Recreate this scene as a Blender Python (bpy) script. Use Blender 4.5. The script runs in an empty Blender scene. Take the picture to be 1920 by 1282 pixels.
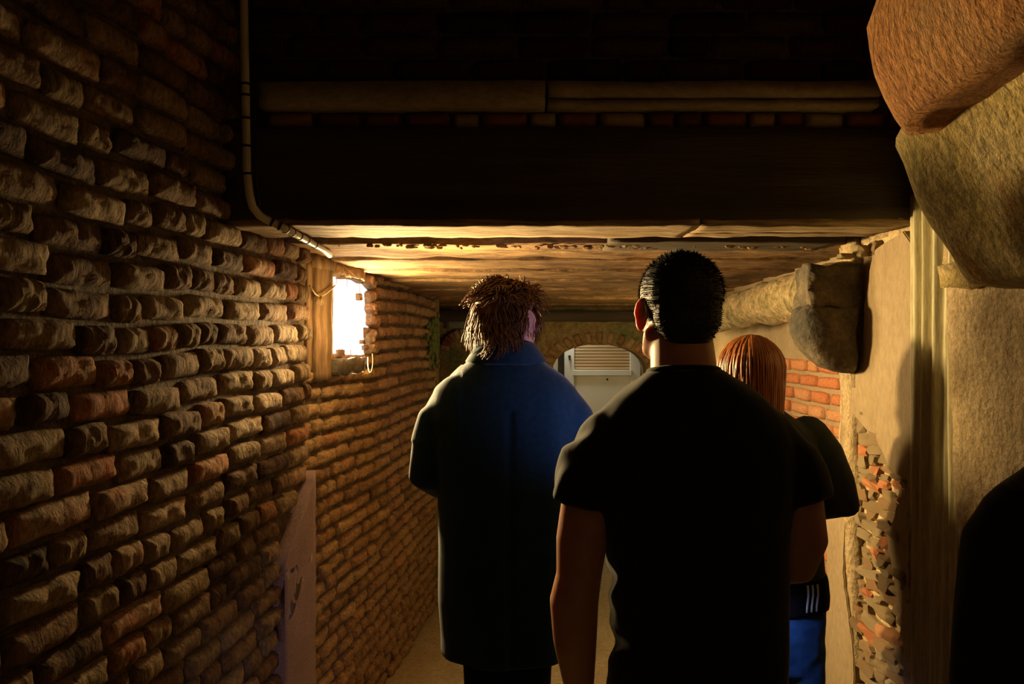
import bpy, bmesh, math, random
from mathutils import Vector, Matrix, noise, Euler
random.seed(7)
PI = math.pi
S = bpy.context.scene
COL = S.collection
V = Vector

# ------------------------------------------------------------------ camera, world, lights, exposure
CAMZ = 1.6
F = 1500.0
cam = bpy.data.cameras.new('camera'); camo = bpy.data.objects.new('camera', cam); COL.objects.link(camo)
cam.sensor_width = 36.0; cam.lens = 36.0 * F / 1920.0; cam.clip_start = 0.02
camo.location = (0, 0, CAMZ); camo.rotation_euler = (PI/2, 0, 0)
S.camera = camo
w = bpy.data.worlds.new('world'); S.world = w; w.use_nodes = True
w.node_tree.nodes['Background'].inputs[0].default_value = (0.01, 0.01, 0.012, 1)
w.node_tree.nodes['Background'].inputs[1].default_value = 0.05
S.view_settings.view_transform = 'Standard'; S.view_settings.look = 'None'
S.view_settings.exposure = 0.0; S.view_settings.gamma = 1.0; S.view_settings.use_curve_mapping = False

def light(kind, name, loc, energy, color, aim=None, **kw):
    d = bpy.data.lights.new(name, kind); d.energy = energy; d.color = color
    for k, v in kw.items(): setattr(d, k, v)
    o = bpy.data.objects.new(name, d); COL.objects.link(o); o.location = loc
    if aim is not None:
        o.rotation_euler = (V(aim) - V(loc)).to_track_quat('-Z', 'Y').to_euler()
    return o
LAMP = V((-0.53, 2.8, 1.66))
light('POINT', 'lamp_glow', LAMP, 4.0, (1.0, 0.63, 0.25), shadow_soft_size=0.05)
light('SPOT', 'lamp_beam', LAMP, 170, (1.0, 0.70, 0.30), aim=(0.98, 1.55, 1.50), spot_size=math.radians(130), spot_blend=1.0, shadow_soft_size=0.055)
light('SPOT', 'lamp_beam_wall', LAMP, 38, (1.0, 0.66, 0.28), aim=(-0.72, 1.8, 1.5), spot_size=math.radians(72), spot_blend=1.0, shadow_soft_size=0.05)
light('AREA', 'window_light', (-0.632, 3.26, 1.697), 42, (1.0, 0.71, 0.33), aim=(0.368, 3.138, 1.697), shape='RECTANGLE', size=0.30, size_y=0.54)
light('SPOT', 'cool_fill', (0.52, 1.95, 1.34), 6.5, (0.50, 0.50, 1.0), aim=(0.30, 2.25, 1.44), spot_size=math.radians(80), spot_blend=1.0, shadow_soft_size=0.03)  # unseen cool fill, added to put blue on the coat's right side
light('SPOT', 'cool_fill_low', (0.58, 1.92, 1.06), 4, (0.45, 0.55, 1.0), aim=(0.75, 2.12, 0.72), spot_size=math.radians(60), spot_blend=1.0, shadow_soft_size=0.03)  # second unseen cool fill, added for the blue jeans
light('AREA', 'passage_lamp', (0.3, -0.9, 2.3), 0.33, (1.0, 0.76, 0.45), aim=(0.1, 2.2, 1.9), size=0.6)
light('SPOT', 'patch_fill', (-0.15, 0.15, 1.30), 15, (0.95, 0.72, 0.90), aim=(-0.715, 2.64, 0.62), spot_size=math.radians(17), spot_blend=1.0, shadow_soft_size=0.05)  # unseen lavender fill added to brighten the mauve wall patch
light('POINT', 'inner_room_lamp', (0.35, 5.95, 1.9), 9.0, (0.98, 0.95, 0.80), shadow_soft_size=0.08)
light('POINT', 'far_passage_fill', (0.9, 4.5, 1.4), 7.0, (1.0, 0.74, 0.30), shadow_soft_size=0.1)  # warm fill added to brighten the end wall, hidden behind the front person

# ------------------------------------------------------------------ helpers
def P(px, py, y): return V(((px-960)/F*y, y, CAMZ-(py-641)/F*y))      # measured picture point at a known distance

MATS = {}
def mat(name, cols, scale=8, rough=0.85, bump=0.4, bscale=40, stretch=(1,1,1), objrand=False, detail=6, spec=0.3,
        sss=0, emit=None, bdist=0.01, blotch=None, metallic=0, randmix=0.5, grain=0.0, sheen=0):
    m = bpy.data.materials.new(name); m.use_nodes = True
    nt = m.node_tree; N = nt.nodes; L = nt.links
    b = N['Principled BSDF']; b.inputs['Roughness'].default_value = rough
    b.inputs['Specular IOR Level'].default_value = spec; b.inputs['Metallic'].default_value = metallic
    tc = N.new('ShaderNodeTexCoord'); mp = N.new('ShaderNodeMapping'); mp.inputs['Scale'].default_value = stretch
    L.new(tc.outputs['Object'], mp.inputs['Vector'])
    oi = N.new('ShaderNodeObjectInfo')
    vec = mp.outputs['Vector']
    if objrand:
        ad = N.new('ShaderNodeVectorMath'); ad.operation = 'ADD'
        mu = N.new('ShaderNodeMath'); mu.operation = 'MULTIPLY'; mu.inputs[1].default_value = 53.0
        L.new(oi.outputs['Random'], mu.inputs[0]); L.new(vec, ad.inputs[0]); L.new(mu.outputs[0], ad.inputs[1]); vec = ad.outputs[0]
    n1 = N.new('ShaderNodeTexNoise'); n1.inputs['Scale'].default_value = scale; n1.inputs['Detail'].default_value = detail
    L.new(vec, n1.inputs['Vector'])
    fac = n1.outputs['Fac']
    rp = N.new('ShaderNodeValToRGB'); el = rp.color_ramp.elements
    while len(el) < len(cols): el.new(0.5)
    for i, c in enumerate(cols):
        el[i].position = 0.28 + 0.44*i/max(1, len(cols)-1) if not objrand else 0.15 + 0.7*i/max(1, len(cols)-1)
        el[i].color = (*c, 1)
    if objrand:
        mx = N.new('ShaderNodeMix'); mx.data_type = 'FLOAT'; mx.inputs[0].default_value = randmix
        L.new(fac, mx.inputs[2]); L.new(oi.outputs['Random'], mx.inputs[3]); fac = mx.outputs[0]
    L.new(fac, rp.inputs['Fac'])
    colout = rp.outputs['Color']
    if blotch:
        n3 = N.new('ShaderNodeTexNoise'); n3.inputs['Scale'].default_value = blotch[1]; n3.inputs['Detail'].default_value = 3
        L.new(tc.outputs['Object'], n3.inputs['Vector'])
        r3 = N.new('ShaderNodeValToRGB'); r3.color_ramp.elements[0].position = blotch[2]; r3.color_ramp.elements[1].position = blotch[2]+0.12
        L.new(n3.outputs['Fac'], r3.inputs['Fac'])
        m3 = N.new('ShaderNodeMix'); m3.data_type = 'RGBA'; m3.inputs[7].default_value = (*blotch[0], 1)
        L.new(r3.outputs['Color'], m3.inputs[0]); L.new(colout, m3.inputs[6]); colout = m3.outputs[2]
    if grain:
        n4 = N.new('ShaderNodeTexNoise'); n4.inputs['Scale'].default_value = bscale*2.2; n4.inputs['Detail'].default_value = 8; n4.inputs['Roughness'].default_value = .75
        L.new(vec, n4.inputs['Vector'])
        r4 = N.new('ShaderNodeMapRange'); r4.inputs[1].default_value = .36; r4.inputs[2].default_value = .60; r4.inputs[3].default_value = 1-grain; r4.inputs[4].default_value = 1.0+grain*.35
        L.new(n4.outputs['Fac'], r4.inputs[0])
        m4 = N.new('ShaderNodeMix'); m4.data_type = 'RGBA'; m4.blend_type = 'MULTIPLY'; m4.inputs[0].default_value = 1
        L.new(colout, m4.inputs[6]); L.new(r4.outputs[0], m4.inputs[7]); colout = m4.outputs[2]
    if sheen:
        b.inputs['Sheen Weight'].default_value = sheen; b.inputs['Sheen Roughness'].default_value = .45
    L.new(colout, b.inputs['Base Color'])
    if bump:
        n2 = N.new('ShaderNodeTexNoise'); n2.inputs['Scale'].default_value = bscale; n2.inputs['Detail'].default_value = 7
        n2.inputs['Roughness'].default_value = 0.62
        L.new(vec, n2.inputs['Vector'])
        bp = N.new('ShaderNodeBump'); bp.inputs['Strength'].default_value = bump; bp.inputs['Distance'].default_value = bdist
        L.new(n2.outputs['Fac'], bp.inputs['Height']); L.new(bp.outputs['Normal'], b.inputs['Normal'])
    if sss:
        b.inputs['Subsurface Weight'].default_value = sss
        b.inputs['Subsurface Radius'].default_value = (1.0, 0.25, 0.1); b.inputs['Subsurface Scale'].default_value = 0.025
    if emit:
        b.inputs['Emission Color'].default_value = (*emit[0], 1); b.inputs['Emission Strength'].default_value = emit[1]
    MATS[name] = m
    return m

mat('brick', [(.055,.030,.018), (.22,.125,.06), (.30,.21,.11), (.40,.29,.17), (.42,.15,.055)], scale=22, objrand=True, bump=1.0, bscale=34, bdist=0.03, grain=0.55, randmix=.62, stretch=(1,1,.55))
mat('brick_far', [(.15,.085,.04), (.34,.20,.09), (.42,.28,.13), (.38,.17,.07)], scale=20, objrand=True, bump=.7, bscale=40, bdist=0.022, grain=0.5, randmix=.55)
mat('brick_orange', [(.42,.13,.05), (.55,.21,.08), (.50,.27,.13)], scale=16, objrand=True, bump=.5, bscale=45, bdist=0.01, grain=0.35, randmix=.5)
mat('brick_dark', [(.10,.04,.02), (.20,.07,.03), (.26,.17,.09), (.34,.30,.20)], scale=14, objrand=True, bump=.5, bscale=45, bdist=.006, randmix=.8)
mat('shaded_brick', [(.03,.013,.008), (.06,.025,.012), (.08,.05,.03)], scale=14, objrand=True, bump=.5, bscale=45, bdist=.01, randmix=.8, grain=.4)  # darkened brick: the shade above the ledge is put into its colour
mat('mortar', [(.05,.035,.022), (.13,.09,.05), (.18,.13,.08)], scale=14, bump=.8, bscale=50, bdist=0.02, grain=0.5)
mat('mauve_plaster', [(.27,.19,.19), (.36,.26,.27)], scale=9, bump=.35, bscale=60, bdist=0.008, grain=0.3)
mat('plaster', [(.28,.20,.11), (.34,.25,.14), (.37,.28,.17)], scale=5, bump=.28, bscale=30, bdist=0.012, grain=0.18, stretch=(1,1,.5))
mat('pale_plaster', [(.40,.36,.20), (.62,.55,.34), (.48,.42,.24)], scale=12, bump=.2, bscale=30, bdist=0.01, grain=0.25, stretch=(4,4,.4))
mat('rough_stone', [(.34,.24,.12), (.54,.40,.22), (.46,.32,.15)], scale=7, bump=.9, bscale=38, bdist=0.022, grain=0.4)
mat('rust_stone', [(.40,.15,.045), (.60,.26,.075), (.52,.28,.11)], scale=7, bump=1.0, bscale=62, bdist=0.022, grain=0.5, stretch=(1,1,.6))
mat('ochre_stone', [(.34,.28,.10), (.60,.43,.15), (.68,.52,.24), (.62,.34,.09)], scale=6, bump=.9, bscale=36, bdist=0.024, grain=0.45)
mat('rubble', [(.42,.26,.12), (.58,.41,.20), (.66,.50,.28), (.54,.26,.09)], scale=14, objrand=True, bump=.8, bscale=45, bdist=0.018, grain=0.4, randmix=.6)
mat('dark_stone', [(.045,.04,.03), (.10,.08,.05), (.17,.13,.08)], scale=10, bump=.8, bscale=26, bdist=0.02, grain=0.4)
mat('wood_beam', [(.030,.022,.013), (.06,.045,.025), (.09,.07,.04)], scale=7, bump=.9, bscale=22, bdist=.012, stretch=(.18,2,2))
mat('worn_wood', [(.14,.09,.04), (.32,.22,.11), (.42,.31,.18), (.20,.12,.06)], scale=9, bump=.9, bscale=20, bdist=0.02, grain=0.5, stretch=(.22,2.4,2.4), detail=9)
mat('ledge_stone', [(.28,.24,.14), (.40,.34,.22)], scale=6, bump=.4, bscale=30, bdist=0.01, grain=0.3, stretch=(.5,1,1))
mat('ceiling_board', [(.09,.05,.02), (.22,.13,.05), (.30,.18,.07), (.15,.08,.03), (.34,.21,.09)], scale=5, bump=1.0, bscale=14, bdist=0.03, grain=0.55, stretch=(.5,1.3,1.3), detail=9, blotch=((.34,.19,.07), 2.6, .52))
mat('log_bark', [(.12,.095,.04), (.30,.23,.10), (.42,.32,.16), (.40,.22,.10)], scale=16, bump=1.0, bscale=26, bdist=0.03, grain=0.55)
mat('floor_screed', [(.28,.22,.12), (.38,.30,.17), (.34,.25,.13)], scale=3, bump=.4, bscale=20, bdist=0.012, grain=0.3)
mat('conduit', [(.50,.47,.36), (.60,.56,.42)], scale=30, rough=.35, bump=.1, bscale=30, bdist=.002, spec=.6)
mat('black_rubber', [(.012,.012,.012), (.02,.02,.02)], rough=.6, bump=0)
mat('window_glow', [(.9,.9,.9), (.9,.9,.9)], bump=0, emit=((.95,.97,1.0), 2.2))
mat('window_wood', [(.10,.06,.03), (.20,.12,.05), (.26,.17,.08)], scale=10, bump=.5, bscale=24, bdist=0.012, grain=0.4, stretch=(3,3,.3))
mat('wire', [(.30,.22,.12), (.45,.32,.18)], rough=.5, bump=0)
mat('twine', [(.45,.32,.16), (.58,.44,.24)], scale=60, bump=0)
mat('black_cotton', [(.010,.011,.009), (.015,.016,.013)], scale=30, rough=.9, bump=.15, bscale=300, bdist=.001, spec=.15, sheen=.22)
mat('green_black_cotton', [(.035,.043,.032), (.05,.058,.044)], scale=30, rough=.9, bump=.15, bscale=300, bdist=.001, spec=.15)
mat('navy_wool', [(.009,.032,.058), (.014,.048,.086)], scale=60, rough=.95, bump=.4, bscale=420, bdist=.0015, spec=.1, sheen=.25)
mat('dark_cloth', [(.005,.005,.006), (.009,.009,.01)], scale=30, rough=.9, bump=.2, bscale=200, bdist=.001, spec=.1)
mat('denim', [(.02,.07,.20), (.035,.11,.28)], scale=40, rough=.9, bump=.3, bscale=300, bdist=.001, spec=.1)
mat('white_stripe', [(.55,.57,.55), (.65,.66,.64)], rough=.8, bump=0)
mat('skin', [(.46,.24,.15), (.52,.28,.18)], scale=20, rough=.5, bump=.12, bscale=160, bdist=.001, sss=.85, spec=.4)
mat('fair_skin', [(.62,.33,.27), (.68,.38,.31)], scale=20, rough=.5, bump=.12, bscale=160, bdist=.001, sss=.4, spec=.4)
mat('eye_white', [(.8,.8,.78), (.8,.8,.78)], rough=.2, bump=0)
mat('black_hair', [(.010,.008,.006), (.022,.017,.012)], scale=50, rough=.5, bump=.6, bscale=130, bdist=.004, spec=.4)
mat('brown_hair', [(.08,.034,.012), (.22,.10,.032)], scale=50, rough=.6, bump=.3, bscale=120, bdist=.003, spec=.25)
mat('auburn_hair', [(.16,.045,.010), (.38,.12,.025), (.24,.07,.015)], scale=60, rough=.38, bump=.3, bscale=120, bdist=.002, spec=.5, stretch=(2,2,.2))
mat('rubber_sole', [(.03,.03,.03), (.05,.05,.05)], bump=0)
mat('white_paint', [(.62,.64,.60), (.72,.73,.68)], scale=5, rough=.6, bump=.1, bscale=30, bdist=.003)
mat('slat_wood', [(.52,.37,.20), (.62,.45,.26)], scale=10, bump=.3, bscale=40, bdist=.003, stretch=(.3,1,2))
mat('back_plaster', [(.12,.085,.03), (.22,.15,.055), (.26,.19,.08), (.20,.11,.04)], scale=7, bump=.8, bscale=18, bdist=0.025, grain=0.4, blotch=((.13,.14,.05), 3.0, .56))
mat('green_pipe', [(.03,.16,.06), (.05,.22,.08)], rough=.4, bump=0)
mat('moss', [(.05,.09,.02), (.12,.17,.04), (.16,.16,.06)], scale=30, bump=.8, bscale=60, bdist=.01)
mat('grey_lintel', [(.18,.18,.13), (.24,.24,.18)], scale=7, bump=.4, bscale=30, bdist=.006)

def tag(o, label=None, cat=None, group=None, kind=None):
    if label: o['label'] = label
    if cat: o['category'] = cat
    if group: o['group'] = group
    if kind: o['kind'] = kind
    return o

def link(name, bm_or_mesh, m, parent=None, smooth=False, kind=None):
    if isinstance(bm_or_mesh, bmesh.types.BMesh):
        me = bpy.data.meshes.new(name); bm_or_mesh.normal_update(); bm_or_mesh.to_mesh(me); bm_or_mesh.free()
    else: me = bm_or_mesh
    if m is not None:
        me.materials.clear(); me.materials.append(MATS[m])
    if smooth:
        me.polygons.foreach_set('use_smooth', [True]*len(me.polygons))
    o = bpy.data.objects.new(name, me); COL.objects.link(o)
    if parent: o.parent = parent
    if kind: o['kind'] = kind
    return o

def empty(name, loc=(0,0,0), rz=0):
    o = bpy.data.objects.new(name, None); COL.objects.link(o); o.location = loc; o.rotation_euler = (0,0,rz)
    o.empty_display_size = .1
    return o

def rbox(bm, lo, hi, res=.05, amp=.004, ns=6.0, seed=0.0, fn=None):
    """box subdivided to about res, surface roughened with coherent noise"""
    lo = V(lo); hi = V(hi); d = hi-lo
    n = [max(1, int(round(d[i]/res))) for i in range(3)]
    vs = []
    cache = {}
    def gv(i, j, k):
        key = (i, j, k)
        if key not in cache:
            p = V((lo[0]+d[0]*i/n[0], lo[1]+d[1]*j/n[1], lo[2]+d[2]*k/n[2]))
            if fn: p = V(fn(p))
            q = p + noise.noise_vector(p*ns+V((seed, seed*1.7, -seed)))*amp + noise.noise_vector(p*ns*3.1+V((seed,)*3))*amp*.45
            cache[key] = bm.verts.new(q)
        return cache[key]
    for a, b, c in ((0,1,2), (1,2,0), (2,0,1)):
        for side in (0, n[c]):
            for i in range(n[a]):
                for j in range(n[b]):
                    idx = []
                    for (di, dj) in ((0,0),(1,0),(1,1),(0,1)):
                        k = [0,0,0]; k[a] = i+di; k[b] = j+dj; k[c] = side; idx.append(tuple(k))
                    f = [gv(*t) for t in idx]
                    if side == 0: f.reverse()
                    bm.faces.new(f)
    return bm

def rough(name, lo, hi, m, parent=None, smooth=True, kind=None, **kw):
    bm = bmesh.new(); rbox(bm, lo, hi, **kw)
    return link(name, bm, m, parent, smooth, kind)

def prism(name, pts, plane, t0, t1, m, parent=None, bevel=.004, kind=None):
    """polygon given in a plane ('yz': pts are (y,z), extruded in x; 'xz': pts (x,z), extruded in y)"""
    bm = bmesh.new()
    def mk(a, b, t): return (t, a, b) if plane == 'yz' else (a, t, b)
    A = [bm.verts.new(mk(a, b, t0)) for a, b in pts]; B = [bm.verts.new(mk(a, b, t1)) for a, b in pts]
    bm.faces.new(A); bm.faces.new(list(reversed(B)))
    n = len(pts)
    for i in range(n): bm.faces.new((A[i], B[i], B[(i+1) % n], A[(i+1) % n]))
    bmesh.ops.recalc_face_normals(bm, faces=bm.faces)
    if bevel: bmesh.ops.bevel(bm, geom=list(bm.edges), offset=bevel, segments=2, affect='EDGES', clamp_overlap=True)
    return link(name, bm, m, parent, False, kind)

def frames(pts):
    out = []
    up = None
    for i, p in enumerate(pts):
        a = pts[max(0, i-1)]; b = pts[min(len(pts)-1, i+1)]
        t = (b-a).normalized()
        if up is None:
            up = V((1,0,0)) if abs(t.x) < .8 else V((0,1,0))
        s = (up - t*up.dot(t)).normalized(); u = t.cross(s).normalized()
        up = s
        out.append((t, s, u))
    return out

def tube(bm, pts, radii, n=10, cap=True):
    pts = [V(p) for p in pts]; fr = frames(pts)
    if not hasattr(radii, '__len__'): radii = [radii]*len(pts)
    rings = []
    for p, r, (t, s, u) in zip(pts, radii, fr):
        r1, r2 = (r if hasattr(r, '__len__') else (r, r))
        rings.append([bm.verts.new(p + s*math.cos(2*PI*k/n)*r1 + u*math.sin(2*PI*k/n)*r2) for k in range(n)])
    for a, b in zip(rings, rings[1:]):
        for k in range(n): bm.faces.new((a[k], a[(k+1) % n], b[(k+1) % n], b[k]))
    if cap:
        bm.faces.new(list(reversed(rings[0]))); bm.faces.new(rings[-1])

def limb(bm, pts, n=20):
    """rounded tapered limb: pts (x,y,z,r) or (x,y,z,rx,ry)"""
    P3 = [V(p[:3]) for p in pts]; R = [(p[3], p[4] if len(p) > 4 else p[3]) for p in pts]
    d0 = (P3[0]-P3[1]).normalized(); d1 = (P3[-1]-P3[-2]).normalized()
    r0 = min(R[0]); r1 = min(R[-1])
    a = [P3[0]+d0*r0*.85, P3[0]+d0*r0*.5]; ar = [(R[0][0]*.45, R[0][1]*.45), (R[0][0]*.85, R[0][1]*.85)]
    b = [P3[-1]+d1*r1*.5, P3[-1]+d1*r1*.85]; br = [(R[-1][0]*.85, R[-1][1]*.85), (R[-1][0]*.45, R[-1][1]*.45)]
    tube(bm, a+P3+b, ar+R+br, n)

def vloft(bm, rows, n=32, pw=2.3):
    """rows: (z, cx, cy, rx, ry), flat ends"""
    rings = []
    for z, cx, cy, rx, ry in rows:
        ring = []
        for k in range(n):
            a = 2*PI*k/n; c, s = math.cos(a), math.sin(a)
            ring.append(bm.verts.new((cx+rx*math.copysign(abs(c)**(2/pw), c), cy+ry*math.copysign(abs(s)**(2/pw), s), z)))
        rings.append(ring)
    for a, b in zip(rings, rings[1:]):
        for k in range(n): bm.faces.new((a[k], a[(k+1) % n], b[(k+1) % n], b[k]))
    bm.faces.new(list(reversed(rings[0]))); bm.faces.new(rings[-1])

def ball(bm, c, r, M=None, seg=20):
    if not hasattr(r, '__len__'): r = (r, r, r)
    mt = Matrix.Translation(V(c)) @ (M or Matrix.Identity(4)) @ Matrix.Diagonal((*r, 1))
    bmesh.ops.create_uvsphere(bm, u_segments=seg, v_segments=seg*2//3, radius=1, matrix=mt)

def solidify(bm, voxel=.007, smooth=4, deform=None, M=None):
    """one continuous surface out of overlapping closed forms"""
    me = bpy.data.meshes.new('tmp'); bm.to_mesh(me); bm.free()
    if M is not None: me.transform(M)
    o = bpy.data.objects.new('tmp', me); COL.objects.link(o)
    r = o.modifiers.new('r', 'REMESH'); r.mode = 'VOXEL'; r.voxel_size = voxel; r.use_smooth_shade = True
    if smooth:
        s = o.modifiers.new('s', 'SMOOTH'); s.iterations = smooth; s.factor = .5
    dg = bpy.context.evaluated_depsgraph_get(); dg.update()
    out = bpy.data.meshes.new_from_object(o.evaluated_get(dg))
    bpy.data.objects.remove(o); bpy.data.meshes.remove(me)
    if deform:
        nrm = [v.normal.copy() for v in out.vertices]
        for v, n in zip(out.vertices, nrm):
            v.co = deform(v.co.copy(), n)
    return out

def join_meshes(meshes):
    bm = bmesh.new()
    for m in meshes: bm.from_mesh(m)
    return bm

# ------------------------------------------------------------------ bricks
def brick_mesh(name, L, H, D, seed, m, nx=7, nz=4, amp=.006, edge=.010, ev=3):
    """rough weathered brick, front towards -Y, centred on the wall plane"""
    bm = bmesh.new(); rnd = random.Random(seed)
    c = [rnd.uniform(.0, .14) for _ in range(4)]
    grid = []
    for j in range(nz+1):
        row = []
        for i in range(nx+1):
            u = i/nx*2-1; v = j/nz*2-1
            e = max(abs(u)**5, abs(v)**ev)
            # knocked-off corners
            cc = c[(0 if u < 0 else 1) + (0 if v < 0 else 2)]
            k = max(0, abs(u)*abs(v)-.35)*cc
            p = V((u*L/2*(1-k), 0, v*H/2*(1-k*1.6)))
            q = noise.noise_vector(V((p.x*14, seed*3.1, p.z*22)))
            p.x += q.x*amp*.7; p.z += q.z*amp*.55
            r = noise.noise(V((p.x*30, seed*7.7, p.z*34)))
            r2 = noise.noise(V((p.x*80, seed*5.7, p.z*60)))
            p.y = -D/2 + e*edge + r*amp*1.2 + r2*amp*.6
            row.append(bm.verts.new(p))
        grid.append(row)
    for j in range(nz):
        for i in range(nx):
            bm.faces.new((grid[j][i], grid[j][i+1], grid[j+1][i+1], grid[j+1][i]))
    loop = [grid[0][i] for i in range(nx+1)] + [grid[j][nx] for j in range(1, nz+1)] + [grid[nz][i] for i in range(nx-1, -1, -1)] + [grid[j][0] for j in range(nz-1, 0, -1)]
    back = [bm.verts.new((v.co.x*1.0, D/2, v.co.z*1.0)) for v in loop]
    for i in range(len(loop)):
        j = (i+1) % len(loop); bm.faces.new((loop[j], loop[i], back[i], back[j]))
    bm.normal_update()
    me = bpy.data.meshes.new(name); bm.to_mesh(me); bm.free()
    me.materials.append(MATS[m])
    me.polygons.foreach_set('use_smooth', [True]*len(me.polygons))
    return me

def lay_bricks(root, u0, u1, z0, z1, pitch, lens, meshes, parts_ok, skip=None, limit=300, joint=.010, proud=(.0, .012), depth=.05, base=0.0, mname='brick', seed=1, big=None, sag=None, kindname='brickwork', jit=.006):
    """lay courses on root's local XZ plane; the ones seen largest are objects, the rest one stuff mesh"""
    rnd = random.Random(seed); spots = []
    z = z0; ci = 0
    while z < z1:
        u = u0 - rnd.uniform(0, lens[0])
        alt = rnd.random()
        while u < u1:
            L = rnd.choice(lens)*rnd.uniform(.88, 1.1)
            uc = u+L/2; a, b = max(u, u0), min(u+L, u1)
            if b-a > .035:
                zz = z+pitch/2 + (sag(uc, z) if sag else 0)
                if not (skip and skip((a+b)/2, zz)):
                    spots.append(((a+b)/2, zz, b-a-joint, pitch-joint*rnd.uniform(.7, 1.25), rnd.uniform(*proud), rnd.randrange(len(meshes)), rnd.uniform(-1, 1), rnd.uniform(-1, 1)))
            u += L
        z += pitch; ci += 1
    inside = [s for s in spots if parts_ok(s[0], s[1])]
    inside.sort(key=lambda s: -(big(s) if big else 1))
    chosen = inside[:limit]; ids = set(id(s) for s in chosen)
    rest = [s for s in spots if id(s) not in ids]
    for (uc, zz, L, H, pr, mi, t1, t2) in chosen:
        o = bpy.data.objects.new('brick', meshes[mi]); COL.objects.link(o); o.parent = root
        o.location = (uc, base-pr+depth*.5, zz); o.scale = (L/.2, 1, H/.055)
        o.rotation_euler = (t1*.03, t1*.022, t2*.035)
    if rest:
        bm = bmesh.new()
        for (uc, zz, L, H, pr, mi, t1, t2) in rest:
            n0 = len(bm.verts); bm.from_mesh(meshes[mi]); bm.verts.ensure_lookup_table()
            M = Matrix.Translation((uc, base-pr+depth*.5, zz)) @ Euler((t1*.03, t1*.022, t2*.035)).to_matrix().to_4x4() @ Matrix.Diagonal((L/.2, 1, H/.055, 1))
            for v in bm.verts[n0:]: v.co = M @ v.co
        o = link(kindname, bm, mname, root, True, 'stuff')
    return len(chosen), len(rest)

# ================================================================== THE SETTING
floor = rough('floor', (-2.2, -1.4, -.12), (2.0, 8.0, 0), 'floor_screed', res=.14, amp=.006, ns=2.5, kind='structure')

# ---- near left wall: local X runs along the wall away from the camera, -Y faces the passage
dirn = V((.10, 1.0)).normalized(); ang = math.atan2(dirn.y, dirn.x)
WL = empty('wall_left', (-0.690, 2.72, 0), ang); tag(WL, 'rough raking-lit brick wall along the near left side of the passage', kind='structure')
rough('mortar_bed', (-4.2, .016, 0), (0.0, .22, 2.9), 'mortar', WL, res=.06, amp=.008, ns=9)
near_meshes = [brick_mesh('brick_near_%d' % i, .2, .055, .06, i+3, 'brick', nx=12, nz=7, amp=.0065, edge=.016) for i in range(18)]
def near_skip(u, z):
    return (u > -.27 and z < 1.16+u*.9)
def near_vis(u, z):
    p = V((-0.690, 2.72)) + dirn*u
    px = 960+F*p.x/p.y if p.y > .3 else -9e9; py = 641-F*(z-1.6)/p.y if p.y > .3 else 9e9
    return px > -90 and -40 < py < 1330 and z < 2.45
nb = lay_bricks(WL, -4.2, 0.0, .0, 2.9, .066, [.21, .19, .11, .20, .12], near_meshes, near_vis, near_skip, 300, joint=.012,
           proud=(.004, .017), depth=.06, base=0.0, mname='brick', seed=5, big=lambda s: s[2]/(2.72+s[0])**2 if s[0] > -1.6 else -1,
           sag=lambda u, z: .010*math.sin(u*3.1+z*1.3)+.006*math.sin(u*9+z*5))
# smooth mauve render at the foot of the wall's far end
bm = bmesh.new(); rbox(bm, (-.27, -.022, 0), (0.004, .05, 1.16), res=.03, amp=.004, ns=8, seed=4,
                       fn=lambda p: (p.x, p.y, p.z*(1-.0) + (p.x*.9 if p.z > .9 else 0)))
link('plaster_patch', bm, 'mauve_plaster', WL, True)

# ---- far left wall
A = V((-0.715, 2.72)); B = V((-0.455, 4.85)); d2 = (B-A).normalized(); ang2 = math.atan2(d2.y, d2.x); LEN2 = (B-A).length
WF = empty('wall_left', (A.x, A.y, 0), ang2); tag(WF, 'amber lit brick wall beyond the glowing window on the left', kind='structure')
U0, U1, Z0, Z1 = .255, .82, 1.540, 1.855       # window opening in this wall
bm = bmesh.new()
for lo, hi in (((-.1, .014, 0), (LEN2, .2, Z0)), ((-.1, .014, Z0), (U0, .2, Z1)), ((U1, .014, Z0), (LEN2, .2, Z1)), ((-.1, .014, Z1), (LEN2, .2, 1.96))):
    rbox(bm, lo, hi, res=.07, amp=.006, ns=8)
link('mortar_bed', bm, 'mortar', WF, True)
far_meshes = [brick_mesh('brick_far_%d' % i, .2, .055, .06, i+43, 'brick_far', nx=9, nz=5, amp=.007, edge=.016, ev=5) for i in range(12)]
def far_skip(u, z):
    if U0-.03 < u < U1 and Z0 < z < Z1: return True
    return u < .25 and z > Z0-.05
lay_bricks(WF, 0, LEN2, .0, 1.93, .060, [.2, .19, .10, .11], far_meshes, lambda u, z: z > .25, far_skip, 290, joint=.015,
           proud=(.000, .016), depth=.06, mname='brick_far', seed=9, big=lambda s: s[2]*s[1]/(2.72+s[0])**2, sag=lambda u, z: .008*math.sin(u*4+z))
# jagged broken bricks round the far edge of the window and under its arch
for i, (u, z, s, r) in enumerate(((.80,1.57,.5,.1), (.79,1.625,.42,-.3), (.83,1.69,.5,.2), (.80,1.745,.38,.5), (.80,1.80,.40,-.2), (.78,1.858,.6,.25), (.60,1.876,.7,.1), (.45,1.872,.6,-.1), (.33,1.875,.6,0))):
    o = bpy.data.objects.new('brick', far_meshes[i % 12]); COL.objects.link(o); o.parent = WF
    o.location = (u, .012, z); o.scale = (s, 1.2, .9); o.rotation_euler = (0, r, 0)
# end face returning away at the far end, and the passage going left beyond it
rough('wall_left', (-2.2, 4.85, 0), (-.455, 5.0, 1.96), 'back_plaster', res=.1, amp=.008, ns=6, kind='structure')
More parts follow.
